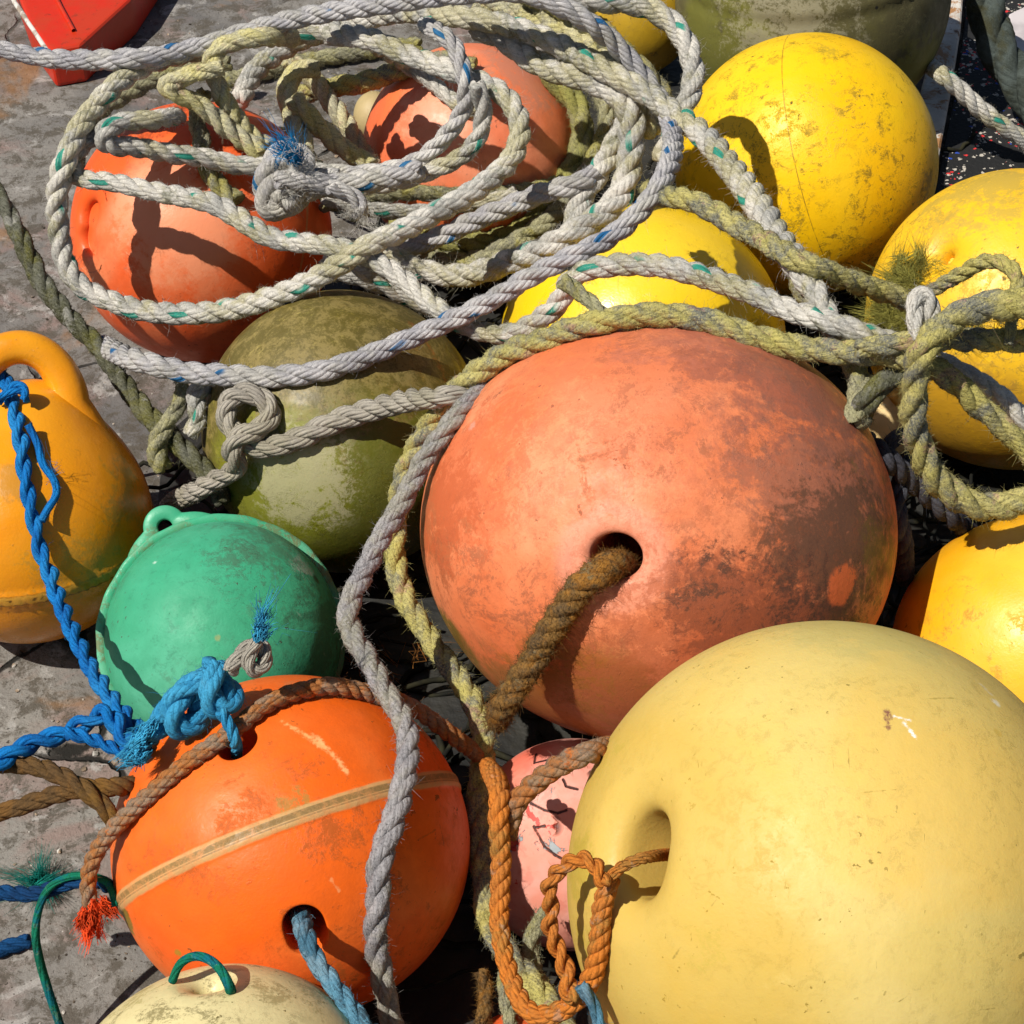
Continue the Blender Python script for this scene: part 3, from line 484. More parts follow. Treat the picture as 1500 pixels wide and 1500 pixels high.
def lay(P, rad, style, strands=3, pitch=3.5, fat=1.0, jit=.05, ns=12, fuzz=None, wander=.0, lefthand=False):
    """strands twisted round the path P -> vertices, faces, uv, strand attribute (fibres included)"""
    seg = np.linalg.norm(np.diff(P, axis=0), axis=1); L_ = np.concatenate([[0], np.cumsum(seg)]); st = max(rad*.22, .0012)
    n = max(int(L_[-1]/st), 6); s = np.linspace(0, L_[-1], n); P = np.stack([np.interp(s, L_, P[:, k]) for k in range(3)], 1)
    for k in range(3): P[:, k] = gauss(P[:, k], 3) if n > 20 else P[:, k]
    Tn = np.gradient(P, axis=0); Tn /= np.linalg.norm(Tn, axis=1)[:, None]+1e-12
    N = np.zeros_like(P); v = np.cross(Tn[0], [.3, .5, .8]); v /= np.linalg.norm(v)
    for i in range(n):
        v = v-Tn[i]*(v@Tn[i]); v /= np.linalg.norm(v); N[i] = v
    Bn = np.cross(Tn, N)
    if strands == 3: rs, rc = .55*rad*fat, .45*rad*(2-fat)
    elif strands == 2: rs, rc = .52*rad*fat, .49*rad
    else: rs, rc = rad, 0
    sgn = -1 if lefthand else 1; lowf = gauss(rng.normal(size=n), 25)*14; rvar = 1+gauss(rng.normal(size=n), 22)*.30
    V = []; UV = []; SA = []; Fs = []; off = 0; hp = []; hd = []
    for k in range(strands):
        a = sgn*2*math.pi*s/(pitch*2*rad)+2*math.pi*k/strands+lowf*.25
        rcv = rc*(1+wander*gauss(rng.normal(size=n), 12)*4)
        O = N*np.cos(a)[:, None]+Bn*np.sin(a)[:, None]; C_ = P+O*(rcv*rvar)[:, None]
        Tk = np.gradient(C_, axis=0); Tk /= np.linalg.norm(Tk, axis=1)[:, None]; O2 = O-Tk*(O*Tk).sum(1)[:, None]; O2 /= np.linalg.norm(O2, axis=1)[:, None]; Q = np.cross(Tk, O2)
        rv = rs*rvar*(1+jit*(gauss(rng.normal(size=n), 6)*3)); th = 2*math.pi*np.arange(ns)/ns
        jr = 1+jit*.6*rng.normal(size=(n, ns)); ring = C_[:, None]+(O2[:, None]*np.cos(th)[None, :, None]+Q[:, None]*np.sin(th)[None, :, None])*(rv[:, None]*jr)[..., None]
        V.append(ring.reshape(-1, 3)); SA.append(np.full(n*ns, float(k)))
        i = np.arange(n-1)[:, None]*ns; j = np.arange(ns)[None]; j2 = (j+1) % ns
        f = np.stack([i+j, i+j2, i+ns+j2, i+ns+j], -1).reshape(-1, 4)+off; Fs.append(f)
        uu = s; v0 = (np.arange(ns)/ns); v1 = (np.arange(ns)+1)/ns; u_ = np.zeros((n-1, ns, 4, 2))
        u_[..., 0, 0] = uu[:-1, None]; u_[..., 1, 0] = uu[:-1, None]; u_[..., 2, 0] = uu[1:, None]; u_[..., 3, 0] = uu[1:, None]
        u_[..., 0, 1] = v0; u_[..., 1, 1] = v1; u_[..., 2, 1] = v1; u_[..., 3, 1] = v0; UV.append(u_.reshape(-1, 2)); off += n*ns
        # end caps
        for e in (0, n-1):
            V.append(C_[e][None]); SA.append([float(k)]); r0 = off-n*ns+0 if e == 0 else None
            base = (off-n*ns-(0 if e == 0 else 1)) + e*ns if False else None
            off += 1
        b0 = off-2-n*ns; c0, c1 = off-2, off-1
        cap0 = np.array([[c0, b0+(q+1) % ns, b0+q, b0+q] for q in range(ns)]); cap1 = np.array([[c1, b0+(n-1)*ns+q, b0+(n-1)*ns+(q+1) % ns, b0+(n-1)*ns+(q+1) % ns] for q in range(ns)])
        Fs.append(('cap', cap0[:, :3])); Fs.append(('cap', cap1[:, :3]))
        nh = int((FUZ[style] if fuzz is None else fuzz)*L_[-1]/strands*rad/.011)
        if nh:
            ii = rng.integers(0, n-1, nh); jj = rng.normal(0, 1.0, nh); nn = O2[ii]*np.cos(jj)[:, None]+Q[ii]*np.sin(jj)[:, None]
            hp.append(C_[ii]+nn*rs*.95); hd.append(nn*rng.uniform(.25, 1.0, nh)[:, None]+Tn[ii]*rng.normal(0, 1, nh)[:, None]+rng.normal(0, .35, (nh, 3)))
    V = [np.asarray(v_) for v_ in V]; quads = [f for f in Fs if not isinstance(f, tuple)]; caps = [f[1] for f in Fs if isinstance(f, tuple)]
    V = np.concatenate(V); SA = np.concatenate(SA); UVa = np.concatenate(UV); quads = np.concatenate(quads); caps = np.concatenate(caps)
    if hp:
        hp = np.concatenate(hp); hd = np.concatenate(hd); hd /= np.linalg.norm(hd, axis=1)[:, None]; nh = len(hp)
        ln = rng.gamma(2., .0010, nh)*(rad/.011)**.5+.0008; Vh, Fh = hairs(hp, hd, ln, np.full(nh, .00016), .5)
        nb = len(V); V = np.concatenate([V, Vh]); SA = np.concatenate([SA, np.full(len(Vh), 2.)]); quads = np.concatenate([quads, Fh+nb])
        uh = np.repeat(np.stack([rng.uniform(0, .3, len(Fh)), rng.uniform(0, 1, len(Fh))], 1), 4, axis=0); UVa = np.concatenate([UVa, uh])
    UVa = np.concatenate([UVa, np.zeros((caps.size, 2))])
    return V, [quads, caps], UVa, SA
def rope(label, w, pts, style, name='rope', cat='rope', group=None, strands=3, pitch=3.5, fat=1.0, jit=None, fuzz=None, wander=0, lefthand=False, parent=None, **kw):
    P, rad = drape(pts, w, **kw)
    if jit is None: jit = {'mossy': .10, 'moss2': .12, 'lichen': .14, 'yellow': .10, 'dark': .10, 'grey': .08, 'brown': .12}.get(style, .04)
    V, Fc, UVa, SA = lay(P, rad, style, strands, pitch, fat, jit, fuzz=fuzz, wander=wander, lefthand=lefthand)
    o = mesh_np(name, V, Fc, P[0], RM[style], parent, uv=UVa, attrs={'strand': SA})
    if parent is None: tag(o, label, cat, group)
    o_pts[o.name] = (P, rad); return o
o_pts = {}
def tuft(parent, p, d, n, ln, mat, spread=.5, wd=.00035, name='frayed_end', curl=.5, r=.004, clumps=9):
    """matted fibres: each follows the bend of its clump"""
    n = int(n*1.5); d = np.asarray(d, float); d /= np.linalg.norm(d); k = rng.integers(0, clumps, n)
    cp = rng.normal(0, r, (clumps, 3)); cd = rng.normal(0, spread, (clumps, 3)); cc = rng.normal(0, curl*1.2, (clumps, 3))
    P = np.asarray(p)+cp[k]+rng.normal(0, r*.3, (n, 3)); Dn = d+cd[k]+rng.normal(0, spread*.35, (n, 3)); Dn /= np.linalg.norm(Dn, axis=1)[:, None]
    V, Fc = hairs(P, Dn, ln*rng.uniform(.4, 1.1, n), np.full(n, wd), curl*.35, cc[k]); return mesh_np(name, V, Fc, np.asarray(p), mat, parent)
def camdir(x, y, z): return X*x+U*y-F*z
def surf(px, py, up=0):
    ix = int((px-LO)/STEP+.5); iy = int((py-LO)/STEP+.5); return CAM+rays(px, py)*(BUF[iy, ix]-up)
BLUEF = fmat('blue_fibre', (.01, .22, .5)); CYANF = fmat('light_blue_fibre', (.05, .36, .6)); WHTF = fmat('white_fibre', (.6, .57, .5)); OLVF = fmat('olive_fibre', (.30, .28, .06)); REDF = fmat('red_orange_fibre', (.80, .08, .015)); GRNF = fmat('green_fibre', (.01, .30, .2)); BRNF = fmat('brown_fibre', (.35, .14, .03)); TEALF = fmat('teal_fibre', (.01, .25, .2)); TANF = fmat('tan_fibre', (.45, .41, .34))

# ================================================================== other objects
def slab(name, pts, z0, z1, mat, parent=None, bev=.003):
    """closed outline (world xy) raised from z0 to z1 with softened edges"""
    bm = bmesh.new(); vs = [bm.verts.new((p[0], p[1], z0)) for p in pts]; f = bm.faces.new(vs); bm.normal_update()
    if f.normal.z < 0: f.normal_flip()
    r = bmesh.ops.extrude_face_region(bm, geom=[f]); bmesh.ops.translate(bm, vec=(0, 0, z1-z0), verts=[v for v in r['geom'] if isinstance(v, bmesh.types.BMVert)])
    bmesh.ops.recalc_face_normals(bm, faces=bm.faces)
    bmesh.ops.bevel(bm, geom=list(bm.edges), offset=bev, segments=3, affect='EDGES', profile=.6)
    c = np.mean([v.co[:] for v in bm.verts], axis=0); bmesh.ops.translate(bm, vec=-Vector(c), verts=bm.verts)
    me = bpy.data.meshes.new(name); bm.to_mesh(me); bm.free(); me.materials.append(mat)
    o = bpy.data.objects.new(name, me); COL.objects.link(o)
    if parent is not None: o.parent = parent; o.location = Vector(c)-parent.location
    else: o.location = c
    return o
def redmat():
    g = G('red_plastic_crate'); c = g.mix(g.ramp(g.noise(20, 5, .6), .4, .6), (.55, .022, .004), (.48, .035, .008)); c = g.mix(g.mul(g.ramp(g.noise(60, 8, .75), .58, .64), .6), c, (.15, .03, .01)); return g.out(c, .4, g.bump(g.noise(90, 4), .001, .5))
RED = redmat()
zt = .055
bx = slab('fish_box', [at(x, y, zt)[:2] for x, y in ((8, -60), (230, -60), (192, -2), (118, 66), (72, 74), (40, 30))], .0, zt, RED, bev=.006)
tag(bx, 'corner of a red plastic box on the concrete at the top left', 'box')
P_ = [at(75, -20, zt+.002), at(88, 8, zt+.002), at(108, 45, zt+.002)]
def rib(parent, pts, rad, mat, name):
    P = np.array(pts); V = []; n = len(P); N = 10
    for i, p in enumerate(P):
        tg = P[min(i+1, n-1)]-P[max(i-1, 0)]; tg /= np.linalg.norm(tg); s1 = np.cross(tg, [0, 0, 1.]); s1 /= np.linalg.norm(s1); s2 = np.cross(s1, tg)
        for j in range(N): a = 2*math.pi*j/N; V.append(p+(s1*math.cos(a)+s2*math.sin(a))*rad)
    Fc = [[i*N+j, i*N+(j+1) % N, (i+1)*N+(j+1) % N, (i+1)*N+j] for i in range(n-1) for j in range(N)]
    return mesh_np(name, np.array(V), np.array(Fc), P[0], mat, parent)
rib(bx, P_, .0028, RED, 'moulded_rib')
g = G('worn_white_edge'); WED = g.out(g.mix(g.ramp(g.noise(50, 6, .7), .45, .6), (.62, .58, .52), (.30, .24, .18)), .6)
rib(bx, [at(4, -40, zt-.004), at(22, 4, zt-.004), at(50, 45, zt-.004), at(70, 76, zt-.004)], .0035, WED, 'edge_trim')
# rusty white rail and the speckled black mat at the right
def railmat():
    g = G('rusty_white_paint'); c = g.mix(g.ramp(g.noise(14, 5, .6), .4, .6), (.62, .58, .52), (.44, .40, .35)); c = g.mix(g.mul(g.ramp(g.noise(18, 8, .75, .5, off=3), .50, .58), .9), c, (.32, .13, .02)); c = g.mix(g.ramp(g.noise(30, 8, .75, .5, off=8), .60, .66), c, (.12, .04, .01)); return g.out(c, .6, g.bump(g.noise(60, 8, .7), .003, .8))
RAIL = railmat()
zr = .04
rl = slab('deck_rail', [at(x, y, zr)[:2] for x, y in ((1372, -90), (1418, -90), (1408, 40), (1395, 125), (1372, 250), (1350, 330), (1290, 330), (1330, 200), (1368, 60))], .004, zr, RAIL, bev=.006)
tag(rl, 'rust streaked white painted rail beside the black mat', 'rail')
def matmat():
    g = G('speckled_black_mat'); v = g.node('TexVoronoi', {'Vector': g.node('VectorMath', {0: g.co, 1: g.node('VectorMath', {0: g.node('TexNoise', {'Vector': g.co, 'Scale': 160., 'Detail': 3.}).outputs['Color'], 3: .010}, operation='SCALE').outputs[0]}, operation='ADD').outputs[0], 'Scale': 210., 'Randomness': 1.}); rnd = g.node('SeparateColor', {0: v.outputs['Color']})
    dens = g.ramp(g.noise(16, 4, .6, .5, off=2), .46, .60, .96, .55); on = g.math('GREATER_THAN', rnd.outputs[0], dens); on = g.mul(on, g.math('LESS_THAN', v.outputs['Distance'], .55))
    c = g.mix(g.math('GREATER_THAN', rnd.outputs[1], .25), (.62, .03, .03), (.46, .42, .36)); c = g.mix(g.math('GREATER_THAN', rnd.outputs[2], .93), c, (.02, .06, .35))
    c = g.mix(on, (.008, .008, .008), c); return g.out(c, .75, g.bump(g.add(g.noise(200, 3), on), .002, .8))
mt = slab('rubber_mat', [at(x, y, .012)[:2] for x, y in ((1422, -120), (1800, -120), (1800, 420), (1300, 420), (1352, 360), (1376, 250), (1400, 125), (1412, 40))], .004, .012, matmat(), bev=.002)
tag(mt, 'black rubber mat with red, white and blue speckles', 'mat')
g = G('white_board'); wb = slab('board', [at(x, y, .03)[:2] for x, y in ((1478, 20), (1640, -60), (1700, 180), (1530, 120), (1482, 70))], .013, .03, g.out(g.mix(g.ramp(g.noise(20, 5), .4, .6), (.55, .5, .5), (.42, .38, .38)), .6), bev=.003)
tag(wb, 'pale board on the black mat behind the thick dark rope', 'board')

# black strands added on the ground so gaps below the pile go dark
def added_netting():
    Vs = []; Fs = []; off = 0; N = 5
    for k in range(420):
        cx, cy = rng.uniform(-.42, .62), rng.uniform(-.55, .78)
        q = np.array([cx, cy, 0])-CAM; qx = 750+FP*(q@X)/(q@F); qy = 750-FP*(q@U)/(q@F)
        if qx < 290 or (qy < 600 and qx < 480) or (qy > 1250 and qx < 450) or (qx > 1290 and qy < 430): continue
        h = rng.uniform(.006, .03); a0 = rng.uniform(0, 6.28); p = np.array([cx, cy, h]); pts = []
        for i in range(26):
            a0 += rng.normal(0, .35); p = p+np.array([math.cos(a0), math.sin(a0), rng.normal(0, .25)])*.009; p[2] = min(max(p[2], .004), .05); pts.append(p.copy())
        P = np.array(pts); Tn = np.gradient(P, axis=0); Tn /= np.linalg.norm(Tn, axis=1)[:, None]; s1 = np.cross(Tn, [0, 0, 1.]); s1 /= np.linalg.norm(s1, axis=1)[:, None]; s2 = np.cross(s1, Tn); r = rng.uniform(.0015, .0035)
        th = 2*math.pi*np.arange(N)/N; ring = P[:, None]+(s1[:, None]*np.cos(th)[None, :, None]+s2[:, None]*np.sin(th)[None, :, None])*r; Vs.append(ring.reshape(-1, 3))
        i = np.arange(25)[:, None]*N; j = np.arange(N)[None]; Fs.append(np.stack([i+j, i+(j+1) % N, i+N+(j+1) % N, i+N+j], -1).reshape(-1, 4)+off); off += 26*N
    g = G('added_black_netting'); m = g.out(g.mix(g.ramp(g.noise(30, 3), .45, .6), (.012, .012, .010), (.03, .028, .015)), .8, spec=.1)
    o = mesh_np('added_netting', np.concatenate(Vs), np.concatenate(Fs), (.05, .05, 0), m); tag(o, 'tangled black mesh added to darken the gaps under and between the buoys', 'added_netting', kind='stuff')
added_netting()
def gritstones():
    n = 2600; Vs = []; Fs = []; base = ICO.get(1) or icosphere(1); bv, bf = base; k = 0
    for i in range(n):
        x, y = rng.uniform(-.56, .1), rng.uniform(-.65, 1.15); q = np.array([x, y, 0])-CAM; qx = 750+FP*(q@X)/(q@F); qy = 750-FP*(q@U)/(q@F)
        if not (-40 < qx < 620 and -60 < qy < 1560): continue
        s = min(rng.gamma(1.6, .00055)+.0003, .0035); v = bv*(1+rng.normal(0, .22, (len(bv), 1)))*s*np.array([1, rng.uniform(.6, 1), rng.uniform(.4, .7)]); a_ = rng.uniform(0, 6.28); c_, s_ = math.cos(a_), math.sin(a_)
        v = v@np.array([[c_, -s_, 0], [s_, c_, 0], [0, 0, 1]])+np.array([x, y, s*.3]); Vs.append(v); Fs.append(bf+k); k += len(bv)
    g = G('grit'); m = g.out(g.mix(g.ramp(g.noise(40, 2), .4, .6), (.05, .04, .03), g.mix(g.ramp(g.noise(90, 2, off=4), .45, .55), (.30, .22, .15), (.5, .47, .42))), .9, spec=.2)
    tag(mesh_np('grit', np.concatenate(Vs), np.concatenate(Fs), (0, 0, 0), m, smooth=False), 'loose grit and crumbs scattered over the concrete', 'grit', kind='stuff')
gritstones()
g = G('gap_shade_black'); tp = g.out(g.mix(g.ramp(g.noise(12, 5, .6), .4, .6), (.012, .012, .011), (.03, .028, .022)), .6, g.bump(g.noise(30, 6), .006, .8))
tpo = slab('gap_shade_sheet', [at(x, y, .004)[:2] for x, y in ((330, 560), (240, 640), (225, 800), (290, 1000), (210, 1110), (240, 1300), (330, 1420), (380, 1700), (1500, 1800), (1900, 1300), (1900, 425), (1300, 425), (1322, 400), (1330, 330), (1350, 150), (1300, 60), (1000, 20), (890, 60), (840, 150), (560, 330), (450, 420))], .0005, .004, tp, bev=.0008)  # black sheet added so the gaps between buoys read as deep shade
tag(tpo, 'black sheet added as gap shade under the middle of the pile', 'gap_shade_sheet')

# ================================================================== ropes, lowest first
R_ = rope; CG = 'ropes of the tangled coil'
R_('dark weedy rope running down the left side over the concrete', 30, [(-20, 255), (0, 292), (30, 350), (60, 408), (100, 468), (150, 518), (185, 568), (220, 612), (255, 645), (300, 690), (330, 740)], 'dark')
R_('thick dark twisted hawser at the top right corner', 62, [(1425, -60), (1442, 0), (1455, 55), (1482, 100), (1510, 150), (1560, 220)], 'hawser', fat=1.02)
R_('thin pale rope crossing the rusty rail at the top right', 26, [(1362, 96), (1378, 108), (1405, 130), (1440, 162), (1475, 190), (1510, 214), (1560, 240)], 'white', dive=(.06, 0), divelen=30)
R_('brown rope lying straight on the concrete at the left', 27, [(-30, 1200), (0, 1191), (60, 1172), (120, 1157), (175, 1152), (200, 1150)], 'ochre', dive=(0, .03), divelen=40)
R_('rust brown rope bending down beside the bright orange buoy', 29, [(-30, 1118), (0, 1118), (55, 1124), (105, 1147), (145, 1178), (168, 1208), (174, 1225)], 'ochre', fuzz=300, dive=(0, .03), divelen=40)
r = R_('dark blue rope end passing behind the green cord', 23, [(-30, 1310), (0, 1308), (50, 1309), (95, 1294), (130, 1290), (162, 1300)], 'navy', dive=(0, .02), divelen=30)
tuft(r, surf(62, 1296, .008), camdir(.1, .5, .5), 420, .011, TEALF, 1., r=.004, wd=.0003, curl=1.2, clumps=30)
R_('short dark blue rope stub at the left edge below the other blue one', 27, [(-30, 1398), (0, 1390), (28, 1382), (46, 1378)], 'navy')
R_('thin dark green cord curving down over the concrete', 13, [(170, 1330), (158, 1292), (128, 1283), (98, 1285), (72, 1300), (57, 1330), (52, 1368), (58, 1408), (70, 1450), (88, 1500), (100, 1540)], 'green', strands=1, fuzz=200)
# hidden dark ropes in the gaps
R_('dark knotted rope in the shadow right of the weedy rope', 30, [(262, 545), (268, 575), (258, 600), (240, 625), (228, 650), (240, 690)], 'moss2')
R_('grey rope scrap with a red fleck behind the olive buoy', 28, [(300, 560), (285, 580), (292, 610), (275, 640)], 'white')
R_('slate grey rope between the coral and golden buoys', 32, [(1262, 640), (1290, 668), (1330, 700), (1370, 735), (1400, 762), (1425, 785)], 'slate', slope=1.5, bias=-.03, dive=(.06, .06), divelen=60)
R_('slate rope looping upright beside the coral buoy', 26, [(1326, 850), (1326, 800), (1315, 740), (1322, 690), (1340, 655), (1320, 635), (1298, 655), (1292, 690)], 'slate', slope=1.5, bias=-.05, dive=(.06, .03), divelen=60)
R_('weedy rope in the gap below the pink buoy', 34, [(800, 1330), (776, 1385), (786, 1430), (810, 1480), (830, 1540)], 'moss2')
R_('dark brown rope end in the gap at the bottom', 26, [(705, 1420), (712, 1460), (700, 1520)], 'brown')
R_('olive rope end beside it in the bottom gap', 22, [(735, 1420), (742, 1465), (750, 1520)], 'moss2')
R_('dark rope crossing the gap right of the glossy yellow buoy', 30, [(1170, 400), (1190, 440), (1215, 475), (1240, 515), (1262, 560), (1255, 620)], 'moss2')

# --- coil
R_('shadowed rope behind the coil at the upper left', 30, [(340, 92), (295, 98), (240, 110), (200, 128), (160, 152), (140, 168), (118, 215), (104, 260)], 'moss2', group=CG)
R_('rope running under the coil above the cream float', 29, [(420, 150), (455, 132), (500, 128), (545, 115), (590, 97), (640, 90), (700, 100)], 'mossy', group=CG)
R_('grey rope under the coil top left of the salmon buoy', 30, [(330, 120), (370, 110), (440, 90), (500, 80), (560, 72), (620, 68)], 'moss2', group=CG)
R_('pale rope passing behind the loop over the salmon buoy', 27, [(590, 92), (612, 108), (640, 128), (668, 150), (700, 165)], 'white', group=CG)
R_('mossy rope hanging down over the red orange buoy', 30, [(300, 130), (287, 165), (293, 200), (298, 240), (316, 268), (345, 300)], 'moss2', group=CG)
R_('yellowed rope strand dropping left of the salmon buoy', 28, [(415, 85), (440, 98), (468, 128), (498, 168), (522, 205), (552, 248)], 'yellow', group=CG)
R_('short yellow rope bight rising to the coil top', 29, [(470, 100), (440, 100), (420, 118), (422, 145), (432, 180), (445, 215), (452, 240)], 'yellow', group=CG)
R_('yellow rope slanting right from the bight', 28, [(428, 140), (443, 160), (475, 192), (508, 220), (545, 245)], 'yellow', group=CG)
R_('lichen yellow rope on the right of the salmon buoy', 38, [(800, 95), (828, 128), (850, 165), (850, 215), (828, 260), (800, 300), (762, 335), (707, 354), (640, 352), (570, 335)], 'lichen', group=CG)
R_('mossy rope outside the lichen yellow one', 34, [(860, 110), (884, 148), (890, 186), (872, 228), (842, 276), (815, 314), (760, 352), (690, 385), (620, 385)], 'moss2', group=CG)
R_('short pale rope inside the right of the coil', 33, [(930, 160), (902, 205), (876, 256), (850, 300), (836, 345)], 'white', group=CG)
R_('grey rope low inside the coil beneath the salmon buoy', 29, [(470, 300), (530, 288), (600, 285), (680, 286), (760, 282), (820, 268)], 'moss2', group=CG)
R_('worn rope crossing low under the knot', 30, [(470, 290), (505, 300), (560, 310), (620, 312), (690, 300), (760, 280)], 'white', group=CG)
R_('grey twisted rope sweeping under the salmon buoy', 35, [(880, 252), (850, 268), (800, 282), (740, 305), (690, 325), (640, 348), (590, 368), (540, 390), (480, 400)], 'blueline', group=CG, dive=(.04, 0), divelen=50)
R_('worn rope stub below the coil by the olive buoy', 31, [(470, 378), (515, 400), (560, 415), (600, 436), (650, 460)], 'white', group=CG)
R_('yellow topped rope along the upper rim of the coil', 33, [(690, 2), (735, 8), (790, 28), (840, 50), (880, 85), (915, 125), (945, 165), (960, 200)], 'yellow', group=CG)
R_('mossy rope on the outer upper right of the coil', 33, [(760, -14), (810, 3), (860, 30), (900, 68), (935, 105), (965, 140), (985, 180)], 'mossy', group=CG)
R_('pale rope looping up at the top centre right', 30, [(800, -12), (860, 2), (925, 4), (972, 22), (1000, 52), (1015, 95), (1016, 130), (1003, 160), (985, 200), (965, 240)], 'white', group=CG, bias=.01)
R_('wide pale rope ring inside the right half of the coil', 39, [(690, 40), (735, 55), (770, 82), (812, 104), (868, 117), (908, 137), (928, 168), (926, 205), (924, 240), (912, 280), (880, 314), (836, 342), (798, 362), (755, 382), (705, 398), (655, 402), (600, 385), (560, 360)], 'white', group=CG, pitch=2.8)
# outer ring and inner sweep
R_('thick grey rope across the top of the coil and down between the yellow buoys', 37, [(350, 150), (360, 124), (383, 95), (433, 62), (480, 42), (530, 27), (597, 17), (670, 22), (743, 38), (817, 67), (890, 103), (955, 142), (1020, 190), (1060, 230), (1104, 290), (1135, 338), (1168, 385), (1190, 420), (1210, 455), (1232, 500)], 'white', group=CG, slope=1.6, sm=.9, pitch=2.8)
R_('long pale rope from the lower bight under the coil to the right edge', 33, [(160, 192), (130, 205), (110, 226), (104, 248), (118, 264), (150, 266), (200, 273), (260, 286), (312, 300), (352, 322), (398, 348), (450, 356), (505, 363), (550, 380), (590, 408), (625, 440), (666, 468), (707, 485), (751, 488), (791, 468), (822, 440), (832, 412), (853, 396), (900, 389), (960, 390), (1023, 404), (1097, 427), (1152, 451), (1207, 467), (1270, 490), (1325, 510), (1383, 535), (1433, 560), (1483, 600), (1530, 650)], 'white', group=CG, slope=.5, pitch=2.8)
ring = R_('long pale rope forming the outer left ring of the coil', 33, [(600, 92), (560, 68), (520, 50), (470, 52), (410, 52), (345, 58), (283, 76), (217, 95), (167, 126), (133, 162), (107, 205), (90, 250), (83, 300), (86, 348), (99, 392), (116, 417), (155, 440), (205, 456), (267, 461), (333, 456), (400, 435), (455, 411), (523, 372), (589, 336), (640, 310), (688, 286), (724, 258), (752, 226), (762, 185), (744, 148), (714, 127), (677, 108), (640, 95), (590, 77), (550, 60), (515, 50), (480, 46)], 'white', group=CG, pitch=2.8, dive=(.04, .05), divelen=80)
R_('grey rope with blue flecks circling the coil and crossing the olive buoy', 34, [(-30, 66), (0, 72), (50, 83), (100, 88), (190, 87), (250, 82), (300, 68), (350, 50), (420, 30), (480, 18), (540, 8), (600, -2), (680, -12), (780, -8, -.02), (860, 30, -.06), (920, 85, -.11), (960, 135, -.13), (982, 180, -.11), (984, 220, -.04), (970, 262), (945, 302), (905, 340), (850, 370), (800, 394), (740, 430), (660, 470), (580, 507), (500, 536), (430, 548), (350, 550), (280, 545), (210, 530), (168, 514), (148, 506)], 'blueline', group=CG, pitch=3.6, dive=(0, .12), divelen=64)
R_('yellowed rope falling from the coil top to the frayed knot', 31, [(425, 50), (395, 52), (362, 55), (325, 68), (306, 92), (318, 130), (340, 168), (362, 198), (392, 222)], 'yellow', group=CG, dive=(.06, 0), divelen=50)
R_('yellowed rope bight pointing left above the knot', 31, [(330, 100), (295, 105), (258, 117), (240, 126), (262, 140), (290, 152), (320, 180), (350, 202), (385, 225)], 'yellow', group=CG)
R_('pale rope with teal flecks making the narrow upper bight left of the knot', 33, [(262, 170), (230, 176), (190, 177), (160, 184), (146, 200), (158, 213), (200, 216), (250, 226), (300, 232), (350, 240), (400, 243), (430, 250)], 'white', group=CG, dive=(.04, 0), divelen=40, pitch=2.8)
R_('grey loop with blue flecks over the salmon buoy', 29, [(622, 36), (640, 44), (660, 62), (675, 98), (683, 145), (672, 176), (646, 209), (612, 235), (571, 249), (523, 255), (470, 252), (440, 250)], 'clean', group=CG, bias=.012, pitch=3.4, dive=(.06, 0), divelen=40)
R_('pale loop with teal flecks just inside the blue flecked one', 29, [(695, 120), (707, 150), (704, 192), (678, 226), (634, 248), (589, 264), (540, 272), (487, 274), (440, 268)], 'white', group=CG)
kn = R_('whitish bulky knot binding the coil together', 48, [(500, 262), (455, 272), (420, 300), (398, 312), (388, 290), (395, 250), (412, 222), (440, 226), (446, 252), (432, 280), (408, 305)], 'clean', name='rope_knot', cat='knot', pitch=3., bias=-.004, wander=.15, fuzz=2500)
R_('thick untwisting rope leading right out of the bulky knot', 41, [(400, 262), (440, 262), (490, 272), (530, 268), (575, 262), (620, 245)], 'clean', group=CG, wander=.15, fuzz=2200)
R_('short frayed rope tail hanging below the bulky knot', 26, [(480, 272), (515, 285), (530, 300), (520, 322)], 'clean', group=CG, fuzz=5000)
p = surf(432, 245, .006)
for dx, dy, cnt, ln, mt_ in ((-.35, .9, 40, .030, BLUEF), (-.75, .65, 35, .032, BLUEF), (.1, .9, 20, .02, BLUEF), (.9, -.1, 45, .014, WHTF), (-.8, .0, 45, .014, WHTF), (.3, -.9, 45, .014, WHTF)):
    tuft(kn, p+camdir(-.002, .004, 0)+rng.normal(0, .003, 3), camdir(dx, dy, .35), cnt, ln, mt_, .07 if mt_ is BLUEF else .7, wd=.00045 if mt_ is BLUEF else .00018, curl=.3, r=.0028 if mt_ is BLUEF else .014)
tuft(kn, surf(408, 300, .006), camdir(.3, -.6, .6), 60, .014, WHTF, .8, r=.012, wd=.0002)
tuft(kn, surf(525, 310, .003), camdir(.0, -.9, .4), 90, .014, WHTF, .4, r=.005, wd=.0002)
R_('olive rope scrap poking out above the coral buoy', 22, [(822, 408), (845, 425), (870, 446), (886, 462), (895, 480)], 'moss2', fuzz=4000, dive=(0, .03), divelen=20)

